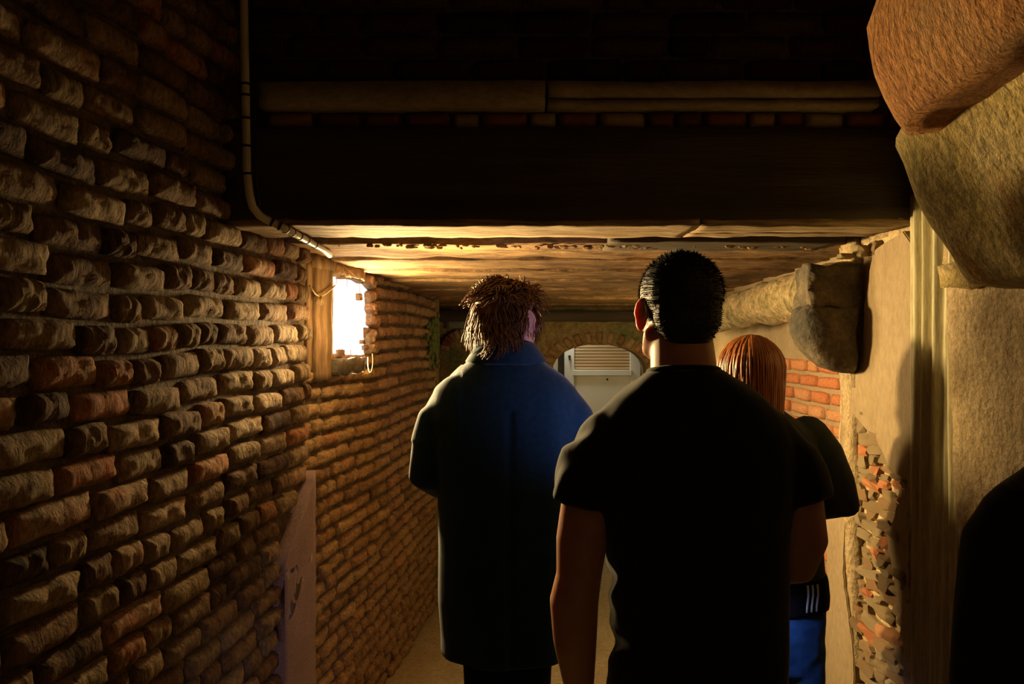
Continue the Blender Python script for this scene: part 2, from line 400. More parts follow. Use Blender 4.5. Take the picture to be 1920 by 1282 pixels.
# moss at the wall's far end
bm = bmesh.new()
rm = random.Random(3)
for i in range(110):
    u = LEN2-.02-abs(rm.gauss(0, .12)); z = 1.62+rm.gauss(0, .07)
    ball(bm, (u, -.012, z), (rm.uniform(.008, .02), .012, rm.uniform(.01, .028)), seg=6)
tag(link('moss', bm, 'moss', WF, True), kind='stuff')

# ---- glowing window
WN = empty('window_1', (A.x, A.y, 0), ang2); tag(WN, 'small glaring white barred window set in the left brick wall', kind='structure')
bm = bmesh.new(); rbox(bm, (U0-.01, .020, Z0-.005), (U1+.01, .030, Z1+.01), res=.3, amp=0); link('pane', bm, 'window_glow', WN)
rough('post', (.075, -.020, 1.46), (.255, .05, 1.90), 'window_wood', WN, res=.03, amp=.004, ns=12, seed=2)
rough('post', (.02, -.010, 1.50), (.072, .05, 1.885), 'window_wood', WN, res=.03, amp=.004, ns=12, seed=5)
rough('lintel', (.06, -.024, 1.862), (.62, .05, 1.91), 'window_wood', WN, res=.03, amp=.006, ns=10, seed=7)
rough('sill', (.24, -.035, 1.475), (.60, .05, 1.535), 'dark_stone', WN, res=.03, amp=.007, ns=14, seed=8)
for k in range(1, 7):
    bm = bmesh.new(); z = Z0+(Z1-Z0)*k/7; tube(bm, [(U0, .012, z), (U0+.06+.05*random.random(), .011, z)], .0016, 6); link('wire_bar', bm, 'wire', WN)
for (u, a, b) in ((U0+.055, 1.80, 1.855), (U0+.13, 1.825, 1.855), (U0+.06, 1.54, 1.61), (U0+.16, 1.54, 1.575), (U0+.30, 1.54, 1.57), (U0+.42, 1.80, 1.855), (U0+.25, 1.82, 1.855)):
    bm = bmesh.new(); tube(bm, [(u, .012, a), (u, .012, b)], .0016, 6); link('wire_bar', bm, 'wire', WN)
for i, (u, z, s) in enumerate(((.66, 1.79, .02), (.70, 1.60, .012), (.42, 1.555, .022), (.74, 1.575, .014))):
    rough('brick_fragment', (u-s, .0, z-s*.7), (u+s, .02, z+s*.7), 'brick_far', WN, res=.012, amp=.004, ns=40, seed=i)
# cords hanging round the window
def wl(u, y, z):
    c, s = math.cos(ang2), math.sin(ang2)
    return V((A.x + c*u - s*y, A.y + s*u + c*y, z))
def cord(name, pts, r, m, label, cat, group=None):
    bm = bmesh.new(); tube(bm, pts, r, 6); o = link(name, bm, m, None, True); tag(o, label, cat, group); return o
cord('cord', [wl(.215+.004*math.sin(k), -.030, 1.86-k*.032) for k in range(11)], .0018, 'twine', 'thin straw-coloured cord hanging straight down the window post', 'cord')
cord('twine', [wl(-.02, -.035, 1.79), wl(.03, -.036, 1.765), wl(.08, -.034, 1.757), wl(.13, -.034, 1.77), wl(.19, -.034, 1.79), wl(.25, -.030, 1.81)], .0030, 'twine', 'frayed twine knotted across the wooden window post', 'twine')
bm = bmesh.new()
for i in range(40):
    a = V((random.gauss(0,1), random.gauss(0,.4), random.gauss(-.5,.8))).normalized(); p = wl(.075, -.037, 1.757); tube(bm, [p, p+a*.012, p+a*.022+V((0,0,-.008))], [.0014, .001, .0004], 4)
o = link('frayed_knot', bm, 'twine'); o.parent = bpy.data.objects['twine']
cord('cord_loop', [wl(.70+.035*math.cos(t)*1.0, -.026, 1.555-.035+.05*math.sin(t)) for t in [PI*.9+PI*1.3*k/14 for k in range(15)]], .0022, 'wire', 'pale loop of wire dangling at the lower right corner of the window', 'wire')

# ---- right side: near plaster wall at x = 1.05
WR = empty('wall_right', (0, 0, 0)); tag(WR, 'plastered right wall with broken rubble edge and fluted strip', kind='structure')
XR = 1.05
def ry(px): return XR*F/(px-960.0)
def rz(px, py, y=None): return CAMZ-(py-641)*(y or ry(px))/F
def RP(px, py): return (ry(px), rz(px, py))
rough('rubble_core', (XR+.022, 1.52, 0), (XR+.4, 2.62, 1.92), 'rubble', WR, res=.03, amp=.012, ns=12)
rough('upper_wall', (XR+.02, -1.4, 1.9), (XR+.5, 2.45, 2.9), 'rough_stone', WR, res=.12, amp=.02, ns=5)
rough('wall_right', (XR+.25, -1.4, 0), (XR+.5, 1.55, 1.95), 'rough_stone', None, kind='structure', res=.12, amp=.02, ns=5)
# smooth plaster slab with ragged outline
def ragged(pts, step=14, amp=3.0, seed=0):
    out = []; rnd = random.Random(seed)
    for (a, b), (c, d) in zip(pts, pts[1:]+pts[:1]):
        L = math.hypot(c-a, d-b); n = max(1, int(L/step))
        for i in range(n):
            t = i/n; j = amp if i else 0
            out.append((a+(c-a)*t+rnd.uniform(-j, j), b+(d-b)*t+rnd.uniform(-j, j)))
    return out
def slab(name, pix, x0, x1, m, ragd=2.5, seed=0, bevel=.003):
    pts = [RP(a, b) for a, b in ragged(pix, 16, ragd, seed)]
    return prism(name, pts, 'yz', x0, x1, m, WR, bevel)
slab('plaster_slab', [(1636,470),(1692,432),(1716,470),(1716,930),(1700,902),(1672,885),(1655,850),(1628,812),(1600,778),(1591,765),(1597,705),(1612,690),(1622,560)], XR, XR+.08, 'plaster', 2.0, 1)
slab('plaster_slab', [(1546,975),(1587,968),(1583,1072),(1600,1200),(1606,1330),(1606,1700),(1500,1700),(1536,1290),(1556,1110)], XR-.004, XR+.08, 'plaster', 2.0, 2)
slab('plaster_slab', [(1660,1000),(1700,900),(1712,905),(1702,1060),(1712,1200),(1730,1300),(1735,1700),(1700,1700),(1690,1200)], XR+.002, XR+.08, 'plaster', 2.5, 5)
# fluted pale strip
bm = bmesh.new()
y0, y1 = ry(1802), ry(1712); NY, NZ = 60, 46
g = []
for j in range(NZ+1):
    z = 0 + 1.98*j/NZ; row = []
    for i in range(NY+1):
        t = i/NY; y = y0+(y1-y0)*t
        prof = .010*math.sin(t*PI) + .007*math.sin(t*23+.4*math.sin(z*3)) + .005*math.sin(t*51+z*1.5)*(z > .6)
        prof -= .016*math.exp(-((t-.72)/.05)**2)
        row.append(bm.verts.new((XR-.004-prof+noise.noise(V((y*8, z*2, 1)))*.004, y, z)))
    g.append(row)
for j in range(NZ):
    for i in range(NY): bm.faces.new((g[j][i], g[j+1][i], g[j+1][i+1], g[j][i+1]))
ex = bmesh.ops.extrude_face_region(bm, geom=list(bm.faces)); 
for e in ex['geom']:
    if isinstance(e, bmesh.types.BMVert): e.co.x = XR+.08
bmesh.ops.recalc_face_normals(bm, faces=bm.faces)
link('fluted_strip', bm, 'pale_plaster', WR, True)
# rough stone slab nearer the camera, its far edge leaning
bm = bmesh.new()
def lean(p):
    y = p.y
    if p.y > 1.6: y = p.y - (1.75-p.z)*.105*max(0, p.y-1.5)/.4
    return (p.x, y, p.z)
rbox(bm, (XR-.022, 1.52, 0), (XR+.1, 1.905, 1.78), res=.035, amp=.008, ns=10, seed=3, fn=lean)
link('stone_slab', bm, 'rough_stone', WR, True)
rough('stone_slab', (XR-.012, 1.52, 1.785), (XR+.1, 1.93, 1.98), 'rough_stone', WR, res=.035, amp=.010, ns=10, seed=6)
rough('ledge', (XR-.06, 1.52, 1.725), (XR+.05, 1.86, 1.775), 'ochre_stone', WR, res=.03, amp=.016, ns=14, seed=16)
# rubble stones laid bare
def stone_mesh(name, seed, m):
    bm = bmesh.new(); bmesh.ops.create_icosphere(bm, subdivisions=2, radius=1)
    for v in bm.verts:
        c = v.co.copy(); q = V([math.copysign(abs(t)**.5, t) for t in c])
        n = noise.noise(c*1.6+V((seed*4.3,)*3)); n2 = noise.noise(c*4+V((seed*9.1,)*3)); v.co = q*(.84+.36*n+.16*n2)
    me = bpy.data.meshes.new(name); bm.to_mesh(me); bm.free(); me.materials.append(MATS[m])
    return me
stones = [stone_mesh('stone_%d' % i, i+1, 'rubble') for i in range(10)]
ostones = [stone_mesh('stone_o%d' % i, i+21, 'brick_orange') for i in range(4)]
rs = random.Random(12)
def left_edge(py):
    return 1592 if py < 780 else (1560+ (950-py)*.15 if py < 970 else 1585+(py-970)*.06)
def right_edge(py):
    tab = ((765,1600),(812,1632),(850,1660),(885,1690),(930,1706),(1060,1703),(1200,1700),(1290,1722),(1700,1740))
    for (a, b), (c, d) in zip(tab, tab[1:]):
        if a <= py <= c: return b+(d-b)*(py-a)/(c-a)
    return 1740
py = 768.0; cnt = 0
while py < 1420:
    h = rs.uniform(15, 30); x = left_edge(py)-6
    while x < right_edge(py)-2:
        wpx = rs.uniform(14, 40)
        px = x+wpx/2; y, z = RP(px, py+h/2)
        o = bpy.data.objects.new('stone', rs.choice(ostones) if rs.random() < .14 else rs.choice(stones)); COL.objects.link(o); o.parent = WR
        o.location = (XR+.024+rs.uniform(-.006, .008), y, z); o.scale = (rs.uniform(.018, .028), max(.012, wpx*.60*y*y/(XR*F)), h*.58*y/F)
        o.rotation_euler = (rs.uniform(-.13, .13), rs.uniform(-.15, .15), rs.uniform(-.15, .15)); cnt += 1
        x += wpx
    py += h*.86

# ---- right wall beyond the corbel: plaster, with bare orange bricks
WQ = empty('wall_right', (1.17, 2.5, 0), PI/2+.0); WQ.rotation_euler = (0, 0, -PI/2)   # local X towards camera, -Y faces the passage
tag(WQ, 'plastered wall with exposed orange bricks beyond the stone corbel', kind='structure')
# local x = -(y-2.5), local -y = -x world
rough('plaster_face', (-3.2, 0.0, 0), (.05, .2, 1.96), 'plaster', WQ, res=.08, amp=.005, ns=5)
om = [brick_mesh('brick_orange_%d' % i, .2, .055, .05, i+80, 'brick_orange', nx=6, nz=4, amp=.003, edge=.008) for i in range(8)]
def qskip(u, z):
    y = 2.5-u
    px = 960+F*1.17/y; pyy = 641-F*(z-1.6)/y
    return not (px > 1452+(0 if pyy > 700 else 3) and pyy > 676 + max(0, (1500-px))*.1)
lay_bricks(WQ, -.95, .05, .55, 1.55, .058, [.2, .19, .11], om, lambda u, z: True, qskip, 250, joint=.013, proud=(.010, .018), depth=.05, mname='brick_orange', seed=21)

# ---- overhanging vault springer, near right
VS = empty('wall_right', (0, 0, 0)); tag(VS, 'overhanging springer of rust and ochre stones at the upper right', kind='structure')
prof = [(1.2,1.66), (.80,1.665), (.735,1.685), (.695,1.74), (.655,1.81), (.628,1.87), (.604,1.93), (.575,1.985), (.562,2.03), (.557,2.10), (.585,2.17), (.64,2.27), (.75,2.42), (1.2,2.5)]
def interp(prof, t):
    L = [0]
    for a, b in zip(prof, prof[1:]): L.append(L[-1]+math.hypot(b[0]-a[0], b[1]-a[1]))
    s = t*L[-1]
    for i in range(len(L)-1):
        if s <= L[i+1]+1e-9:
            k = (s-L[i])/(L[i+1]-L[i]); a, b = prof[i], prof[i+1]
            return (a[0]+(b[0]-a[0])*k, a[1]+(b[1]-a[1])*k)
    return prof[-1]
def voussoir(name, pr, ya, yb, m, seed, amp=.012, joint=0):
    bm = bmesh.new(); NU, NV = 46, 26
    g = []
    for j in range(NV+1):
        t = j/NV; row = []
        for i in range(NU+1):
            x, z = interp(pr, i/NU)
            y = ya+(yb-ya)*t
            e = max(0, 1-t*9)*.0 + max(0, 1-(1-t)*9)**2*.03           # far edge rounded off
            x += e + .04*(y-1.3)*0 
            jz = joint*(yb-y)
            p = V((x, y, z+jz)); q = noise.noise_vector(V((y*5, z*5, seed)))*amp + noise.noise_vector(V((y*16, z*16, seed+4)))*amp*.4
            row.append(bm.verts.new(p+q))
        g.append(row)
    for j in range(NV):
        for i in range(NU): bm.faces.new((g[j][i], g[j][i+1], g[j+1][i+1], g[j+1][i]))
    bm.faces.new(g[0]); bm.faces.new(list(reversed(g[-1])))
    a = [g[j][0] for j in range(NV+1)]; b = [g[j][NU] for j in range(NV+1)]
    for j in range(NV): bm.faces.new((a[j], a[j+1], b[j+1], b[j]))
    bmesh.ops.recalc_face_normals(bm, faces=bm.faces)
    return link(name, bm, m, VS, True)
voussoir('stone', [(1.32,1.69), (.86,1.690), (.805,1.700), (.785,1.735), (.768,1.77), (.745,1.805), (.722,1.845), (.700,1.89), (.678,1.94), (.668,1.965), (.70,1.99), (1.32,2.02)], .55, 1.46, 'ochre_stone', 2.0, amp=.014, joint=.05)
voussoir('stone', [(1.2,1.985), (.63,1.940), (.604,1.937), (.580,1.975), (.562,2.03), (.557,2.10), (.585,2.17), (.64,2.27), (.75,2.42), (1.2,2.5)], .55, 1.30, 'rust_stone', 6.0, joint=.08)

# ---- great beam across the passage with brick course, ledge and dark brickwork above
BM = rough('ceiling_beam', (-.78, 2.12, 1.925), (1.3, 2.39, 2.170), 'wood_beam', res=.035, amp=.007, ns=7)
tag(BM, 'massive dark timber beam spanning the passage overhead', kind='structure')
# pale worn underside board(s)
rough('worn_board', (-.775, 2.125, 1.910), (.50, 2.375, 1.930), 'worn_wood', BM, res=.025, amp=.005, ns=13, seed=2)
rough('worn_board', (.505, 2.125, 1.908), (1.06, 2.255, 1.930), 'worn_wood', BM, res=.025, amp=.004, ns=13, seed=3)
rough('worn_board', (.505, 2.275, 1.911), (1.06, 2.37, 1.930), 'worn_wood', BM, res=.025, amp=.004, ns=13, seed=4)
WU = rough('wall_front', (-.9, 2.16, 2.165), (1.5, 2.45, 3.0), 'mortar', res=.06, amp=.006, ns=8)
tag(WU, 'dark brick wall carried above the great beam', kind='structure')
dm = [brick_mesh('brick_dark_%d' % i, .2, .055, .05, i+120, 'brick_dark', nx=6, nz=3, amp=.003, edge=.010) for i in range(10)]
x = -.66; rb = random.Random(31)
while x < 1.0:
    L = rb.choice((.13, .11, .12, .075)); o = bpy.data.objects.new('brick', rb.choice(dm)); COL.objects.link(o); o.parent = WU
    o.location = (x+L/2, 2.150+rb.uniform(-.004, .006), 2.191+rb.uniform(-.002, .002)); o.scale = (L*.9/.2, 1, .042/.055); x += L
shade_bricks = [brick_mesh('brick_shaded_%d' % i, .2, .055, .05, i+140, 'shaded_brick', nx=6, nz=3, amp=.004, edge=.012) for i in range(8)]  # upper courses, shade painted into the brick colour
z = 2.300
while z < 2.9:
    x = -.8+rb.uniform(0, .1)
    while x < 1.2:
        L = rb.choice((.21, .20, .11)); o = bpy.data.objects.new('brick', rb.choice(shade_bricks)); COL.objects.link(o); o.parent = WU
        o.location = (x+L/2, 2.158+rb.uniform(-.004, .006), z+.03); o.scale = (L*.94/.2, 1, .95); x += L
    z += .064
T1 = empty('trim_1'); tag(T1, 'pale stone ledge in two lengths above the great beam', kind='structure')
rough('ledge_stone', (-.66, 2.085, 2.214), (.087, 2.2, 2.280), 'ledge_stone', T1, res=.03, amp=.004, ns=9, seed=1)
rough('ledge_stone', (.093, 2.085, 2.240), (.96, 2.2, 2.280), 'ledge_stone', T1, res=.03, amp=.004, ns=9, seed=2)
rough('ledge_stone', (.093, 2.092, 2.214), (.96, 2.2, 2.233), 'ledge_stone', T1, res=.03, amp=.003, ns=9, seed=3)

# ---- low ceiling of boards behind the beam
CE = rough('ceiling', (-2.2, 2.39, 1.965), (1.6, 8.0, 2.1), 'wood_beam', res=.15, amp=.006, ns=5); tag(CE, 'low ceiling of rough ochre boards', kind='structure')
for i, (ya, yb, zz, xa) in enumerate(((2.51, 2.93, 1.908, -.80), (2.94, 3.30, 1.902, -.74), (3.31, 3.72, 1.893, -.70), (3.73, 4.2, 1.884, -.66), (4.21, 4.75, 1.870, -.62), (4.76, 5.3, 1.856, -2.1), (5.31, 5.75, 1.846, -2.1))):
    rough('board', (xa, ya, zz), (1.30, yb, 1.972), 'ceiling_board', CE, res=.035, amp=.007, ns=6, seed=i*3.3)
rough('board', (.30, 2.41, 1.902), (1.0, 2.66, 1.972), 'wood_beam', CE, res=.035, amp=.006, ns=7, seed=31)
# lumps of fallen plaster along the ceiling's near edge
rc = random.Random(8); bm = bmesh.new()
for i in range(70):
    x = rc.uniform(-.45, 1.0); ball(bm, (x, 2.515+abs(rc.gauss(0, .035)), 1.904+rc.uniform(-.004, .004)), (rc.uniform(.006, .02), rc.uniform(.004, .012), rc.uniform(.003, .009)), seg=6)
tag(link('plaster_crumbs', bm, 'ceiling_board', CE, False), kind='stuff')
# ceiling over the camera's own bay
rough('ceiling', (-2.2, -1.4, 2.9), (1.6, 2.3, 3.05), 'mortar', res=.25, amp=.01, ns=3, kind='structure')
rough('wall_back', (-2.2, -1.55, 0), (2.0, -1.4, 3.0), 'mortar', res=.25, amp=.01, ns=3, kind='structure')

# ---- log along the top of the right wall, its squared end and the corbel stone
bm = bmesh.new(); pts = []; rad = []
for k in range(40):
    t = k/39; y = 2.47+t*2.6; pts.append((1.035+.012*t+.01*math.sin(t*9), y, 1.762-.040*t+.008*math.sin(t*7))); rad.append(.088-.012*t+.004*math.sin(t*31))
tube(bm, pts, rad, 22)
for v in bm.verts: v.co += noise.noise_vector(v.co*11)*.012+noise.noise_vector(v.co*34)*.005
LG = link('log_beam', bm, 'log_bark', None, True); tag(LG, 'knobbly round log running along the top of the right wall', kind='structure')
bm = bmesh.new(); rbox(bm, (.895, 2.40, 1.700), (1.045, 2.53, 1.835), res=.02, amp=.012, ns=14, seed=3,
                       fn=lambda p: (p.x, p.y, p.z-(.02 if p.x > 1.0 and p.z < 1.72 else 0)))
link('squared_end', bm, 'dark_stone', LG, True)
cp = [(1.045,1.84-.13), (1.045,1.505), (1.0,1.505), (.965,1.515), (.925,1.54), (.890,1.580), (.868,1.625), (.862,1.665), (.868,1.695), (.895,1.712)]
bm = bmesh.new()
fr_ = [(x+.012, z) for x, z in cp]
NV = 9; rings = []
for j in range(NV+1):
    t = j/NV; y = 2.38+.16*t
    inset = .022*(math.exp(-t*7)+math.exp(-(1-t)*7))
    ring = []
    for i in range(60):
        x, z = interp(cp+[cp[0]], i/60)
        c = V((.96, 1.62)); q = V((x, z)); q = q+(c-q).normalized()*inset
        p = V((q.x, y, q.y)); ring.append(bm.verts.new(p+noise.noise_vector(p*16)*.009+noise.noise_vector(p*45)*.003))
    rings.append(ring)
for a, b in zip(rings, rings[1:]):
    for i in range(60): bm.faces.new((a[i], a[(i+1) % 60], b[(i+1) % 60], b[i]))
for ring, s in ((rings[0], -1), (rings[-1], 1)):
    c = bm.verts.new(V((.965, ring[0].co.y+s*.010, 1.62)))
    for i in range(60): bm.faces.new((ring[i], ring[(i+1) % 60], c))
bmesh.ops.recalc_face_normals(bm, faces=bm.faces)
CB = link('corbel', bm, 'dark_stone', None, True); tag(CB, 'dark quarter-round stone corbel beneath the log end on the right wall', 'corbel')
for i, (x, y, z, a, b, c) in enumerate(((1.02, 2.36, 1.868, .025, .03, .02), (1.055, 2.34, 1.872, .022, .03, .028), (.985, 2.38, 1.855, .03, .025, .010))):
    o = bpy.data.objects.new('stone', stones[i]); COL.objects.link(o); o.parent = WR; o.location = (x+.01, y, z); o.scale = (a, b, c)
rough('wall_stub', (1.05, 2.45, 0), (1.3, 2.56, 1.96), 'rough_stone', WR, res=.05, amp=.010, ns=9)

# ---- back wall with low arch, and the white door behind it
YB = 5.6
def BX(px, y=YB): return (px-960)/F*y
def BZ(py, y=YB): return CAMZ-(py-641)/F*y
bm = bmesh.new()
xa, xb, zs, zt = BX(1036), BX(1212), BZ(700), BZ(645)
outer = []
arch = [(xb, 0), (xb, zs)]
for k in range(1, 16):
    t = PI*k/16; arch.append(((xa+xb)/2+(xb-xa)/2*math.cos(t), zs+(zt-zs)*math.sin(t)**.8))
arch += [(xa, zs), (xa, 0)]
poly = [(2.0, 0), (2.0, 1.95), (-2.2, 1.95), (-2.2, 0)]
pts = [(2.0, 0), (2.0, 1.95), (-2.2, 1.95), (-2.2, 0)] + list(reversed(arch))
WB = prism('wall_end', pts, 'xz', YB, YB+.22, 'back_plaster', None, 0); tag(WB, 'ochre end wall with a low arched doorway', kind='structure')
WB.name = 'wall_back'
# voussoir bricks round the doorway arch
for k in range(15):
    t = PI*(k+.5)/15; cx, cz = (xa+xb)/2, zs
    x = cx+((xb-xa)/2+.045)*math.cos(t); z = cz+(zt-zs+.045)*math.sin(t)**.8
    o = bpy.data.objects.new('brick', far_meshes[k % 12]); COL.objects.link(o); o.parent = WB
    o.location = (x, YB+.012, z); o.scale = (.42, 1, .85); o.rotation_euler = (0, -math.atan2(math.sin(t)*(zt-zs+.12), math.cos(t)*(xb-xa)/2), 0)
    o.data = far_meshes[k % 12]
rough('cross_beam', (-2.1, YB-.10, BZ(603)), (1.35, YB+.02, BZ(583)), 'wood_beam', WB, res=.05, amp=.006, ns=7)
rough('grey_lintel', (BX(836), YB-.02, BZ(616)), (BX(900), YB+.05, BZ(598)), 'grey_lintel', WB, res=.04, amp=.004, ns=7)
# blind brick arch left of the doorway
for k in range(13):
    t = PI*(k+.5)/13; cx, cz = BX(878), BZ(655)
    o = bpy.data.objects.new('brick', dm[k % 10]); COL.objects.link(o); o.parent = WB
    o.location = (cx+.17*math.cos(t), YB-.004, cz+.115*math.sin(t)); o.scale = (.36, 1, .80); o.rotation_euler = (0, -t, 0)
bm = bmesh.new(); tube(bm, [(BX(822), YB-.035, 0), (BX(822), YB-.035, BZ(582))], .011, 12); GP = link('drain_pipe', bm, 'green_pipe', None, True); tag(GP, 'slim green pipe standing in the dark far left corner', 'pipe')
# room beyond
rough('wall_back', (-2.2, 7.4, 0), (2.0, 7.55, 2.1), 'plaster', res=.3, amp=.01, ns=3, kind='structure')
YD = 6.15
DR = empty('door_1', (BX(1128, YD), YD, 0)); tag(DR, 'white painted door with slatted upper panel seen through the low arch', kind='structure')
def drel(px): return BX(px, YD)-BX(1128, YD)
def dpart(name, a, b, z0, z1, m, y0=0, y1=.04, **kw):
    bm = bmesh.new(); rbox(bm, (drel(a), y0, z0), (drel(b), y1, z1), res=.3, amp=0); bmesh.ops.bevel(bm, geom=list(bm.edges), offset=.004, segments=1, affect='EDGES')
    return link(name, bm, m, DR)
dpart('stile', 1058, 1077, 0.02, 1.92, 'white_paint', -.015, .045)
dpart('stile', 1181, 1201, 0.02, 1.92, 'white_paint', -.015, .045)
dpart('lower_panel', 1077, 1181, 0.02, BZ(704, YD), 'white_paint', 0, .04)
dpart('rail', 1074, 1184, BZ(704, YD), BZ(693, YD), 'white_paint', -.03, .045)
dpart('rail', 1077, 1181, BZ(600, YD), BZ(588, YD), 'white_paint', -.02, .045)
z = BZ(693, YD)+.004
while z < BZ(601, YD):
    bm = bmesh.new(); rbox(bm, (drel(1077), 0, z), (drel(1181), .03, z+.018), res=.4, amp=0)
    link('slat', bm, 'slat_wood', DR); z += .024
dpart('panel_back', 1077, 1181, BZ(693, YD), BZ(600, YD), 'brick_dark', .03, .04)
bm = bmesh.new(); tube(bm, [(drel(1067.5), -.015, BZ(668, YD)), (drel(1067.5), -.035, BZ(668, YD))], .010, 12); tube(bm, [(drel(1067.5), -.035, BZ(668, YD)), (drel(1067.5), -.038, BZ(675, YD))], .005, 8); link('keyhole_plate', bm, 'black_rubber', DR)
bm = bmesh.new(); ball(bm, (drel(1138.5), -.006, BZ(711, YD)), .008, seg=8); link('bolt', bm, 'dark_stone', DR)
bm = bmesh.new(); rbox(bm, (BX(1025, 6.0), 6.0, 0), (BX(1046, 6.0), 6.05, 1.9), res=.5, amp=0); SP = link('door_2', bm, 'white_paint'); tag(SP, 'edge of a second pale door panel left of the slatted door', kind='structure')

# ---- conduit with clips
cp = [(-.688, 2.02, 2.88), (-.686, 2.03, 2.5), (-.684, 2.045, 2.2), (-.682, 2.055, 2.0), (-.680, 2.062, 1.955)]
cpx = [P(457, -260, 2.02), P(457, 0, 2.02), P(461, 200, 2.03), P(463, 320, 2.035), P(468, 365, 2.04), P(474, 388, 2.05), P(487, 404, 2.07), P(505, 414, 2.088), P(530, 426, 2.10), P(570, 448, 2.30), P(604, 466, 2.58), P(618, 478, 2.70)]
bm = bmesh.new(); tube(bm, cpx, .0105, 14); CD = link('conduit_pipe', bm, 'conduit', None, True); tag(CD, 'grey cable conduit coming down beside the beam and bending along the wall', 'pipe')
def along(pts, s):
    for a, b in zip(pts, pts[1:]):
        L = (b-a).length
        if s <= L: return a+(b-a)*s/L, (b-a).normalized()
        s -= L
    return pts[-1], (pts[-1]-pts[-2]).normalized()
tot = sum((b-a).length for a, b in zip(cpx, cpx[1:]))
targets = [(458, 158), (460, 178), (461, 222), (462, 274), (464, 326), (510, 417), (524, 424), (535, 430), (547, 436), (560, 443), (574, 450), (589, 458)]
def pix(p): return (960+F*p.x/p.y, 641-F*(p.z-1.6)/p.y)
for (tx, ty) in targets:
    best = min((i*.002 for i in range(int(tot/.002))), key=lambda s: (pix(along(cpx, s)[0])[0]-tx)**2+(pix(along(cpx, s)[0])[1]-ty)**2)
    p, t = along(cpx, best); bm = bmesh.new(); tube(bm, [p-t*.003, p+t*.003], .0125, 14); link('clip', bm, 'black_rubber', CD)
bm = bmesh.new(); tube(bm, [p_+V((.020, .004, 0)) for p_ in cpx[1:5]] + [cpx[5]+V((.016, .004, .004))], .004, 8); CC = link('cable', bm, 'black_rubber', None, True); tag(CC, 'thin black cable running down beside the grey conduit', 'cable')
# straws hanging from the boards
for i, (a, b, lab) in enumerate(((P(626, 440, 2.55), P(636, 462, 2.52), 'short straw sticking down just behind the end of the conduit'), (P(722, 490, 3.2), P(734, 500, 3.15), 'short pale straw on the ceiling boards right of the window'), (P(972, 508, 3.5), P(974, 533, 3.48), "upright straw above the curly head of the person in the coat"), (P(645, 500, 3.0), P(668, 519, 3.0), 'curled straw hanging over the top of the window'))):
    m_ = (a+b)/2+V((.006, 0, -.004)); cord('straw', [a, m_, b], .0012, 'twine', lab, 'straw')

# ================================================================== PEOPLE
def yawM(c, yaw, pitch=0, roll=0):
    return Matrix.Translation(V(c)) @ Matrix.Rotation(yaw, 4, 'Z') @ Matrix.Rotation(pitch, 4, 'X') @ Matrix.Rotation(roll, 4, 'Y')

def head_forms(s=1.0):
    """head centred between crown and chin, face towards +Y"""
    bm = bmesh.new()
    ball(bm, (0, -.012, .030), (.074, .093, .084)); ball(bm, (0, .018, .012), (.068, .072, .080))
    ball(bm, (0, .028, -.035), (.058, .060, .068)); ball(bm, (0, .048, -.082), (.034, .036, .030))
    for sx in (-1, 1):
        limb(bm, [(sx*.060, -.005, -.045, .016), (sx*.046, .035, -.078, .018), (sx*.018, .066, -.092, .016)], 12)
        ball(bm, (sx*.042, .060, -.022), (.022, .020, .018)); limb(bm, [(sx*.012, .086, .018, .009), (sx*.045, .074, .020, .009)], 10)
    limb(bm, [(0, .086, .008, .009), (0, .098, -.018, .011), (0, .104, -.030, .012)], 10)
    for sx in (-1, 1): ball(bm, (sx*.011, .092, -.032), (.009, .011, .008))
    limb(bm, [(-.020, .078, -.056, .006), (0, .088, -.054, .008), (.020, .078, -.056, .006)], 10); limb(bm, [(-.018, .076, -.064, .007), (0, .085, -.065, .009), (.018, .076, -.064, .007)], 10)
    for v in bm.verts: v.co *= s
    return bm

def ear_mesh(side, s=1.0):
    bm = bmesh.new(); n = 22; pts = []
    for k in range(n+1):
        a = 2*PI*k/n; wx = .017 if math.sin(a) > -.2 else .012
        pts.append((0, math.cos(a)*wx - .002*math.sin(a), math.sin(a)*.031))
    tube(bm, [V(p) for p in pts], .0042, 8)
    ball(bm, (side*-.001, 0, 0), (.0035, .016, .029)); ball(bm, (0, .003, -.026), (.0045, .009, .009)); ball(bm, (side*-.006, .010, 0), (.008, .008, .016))
    M = Matrix.Translation((side*.080*s, -.004*s, -.006*s)) @ Matrix.Rotation(side*-.42, 4, 'Z') @ Matrix.Rotation(.16, 4, 'X') @ Matrix.Rotation(side*.10, 4, 'Y')
    return solidify(bm, .0026, 2, M=M)

def hand_mesh(wrist, d, n, thumb_side, curl=.45, s=1.0):
    """palm, four unequal fingers and a thumb; n is the way the palm faces"""
    wrist = V(wrist); d = V(d).normalized(); n = V(n); n = (n-d*n.dot(d)).normalized(); w = d.cross(n)*thumb_side
    bm = bmesh.new()
    def q(a, b, c): return wrist + d*a*s + w*b*s + n*c*s
    for b in (-.028, -.010, .010, .028): limb(bm, [(*q(.0, b*.55, 0), .014*s), (*q(.05, b*.9, .0), .014*s), (*q(.090, b, 0), .0115*s)], 10)
    for b, L in ((.030, .070), (.010, .080), (-.010, .074), (-.029, .058)):
        p = q(.092, b, 0); pts = [(*p, .0098*s)]; a = curl*.5
        for seg, r in ((.44, .0092), (.31, .0084), (.25, .0072)):
            a += curl*.75; p = p + (d*math.cos(a)+n*math.sin(a))*L*seg*s; pts.append((*p, r*s))
        limb(bm, pts, 10)
    pts = [(*q(.018, .024, .004), .014*s), (*q(.045, .048, .012), .0125*s), (*q(.070, .060, .022), .0110*s), (*q(.090, .062, .034), .0090*s)]
    limb(bm, pts, 10)
    return solidify(bm, .003, 2)

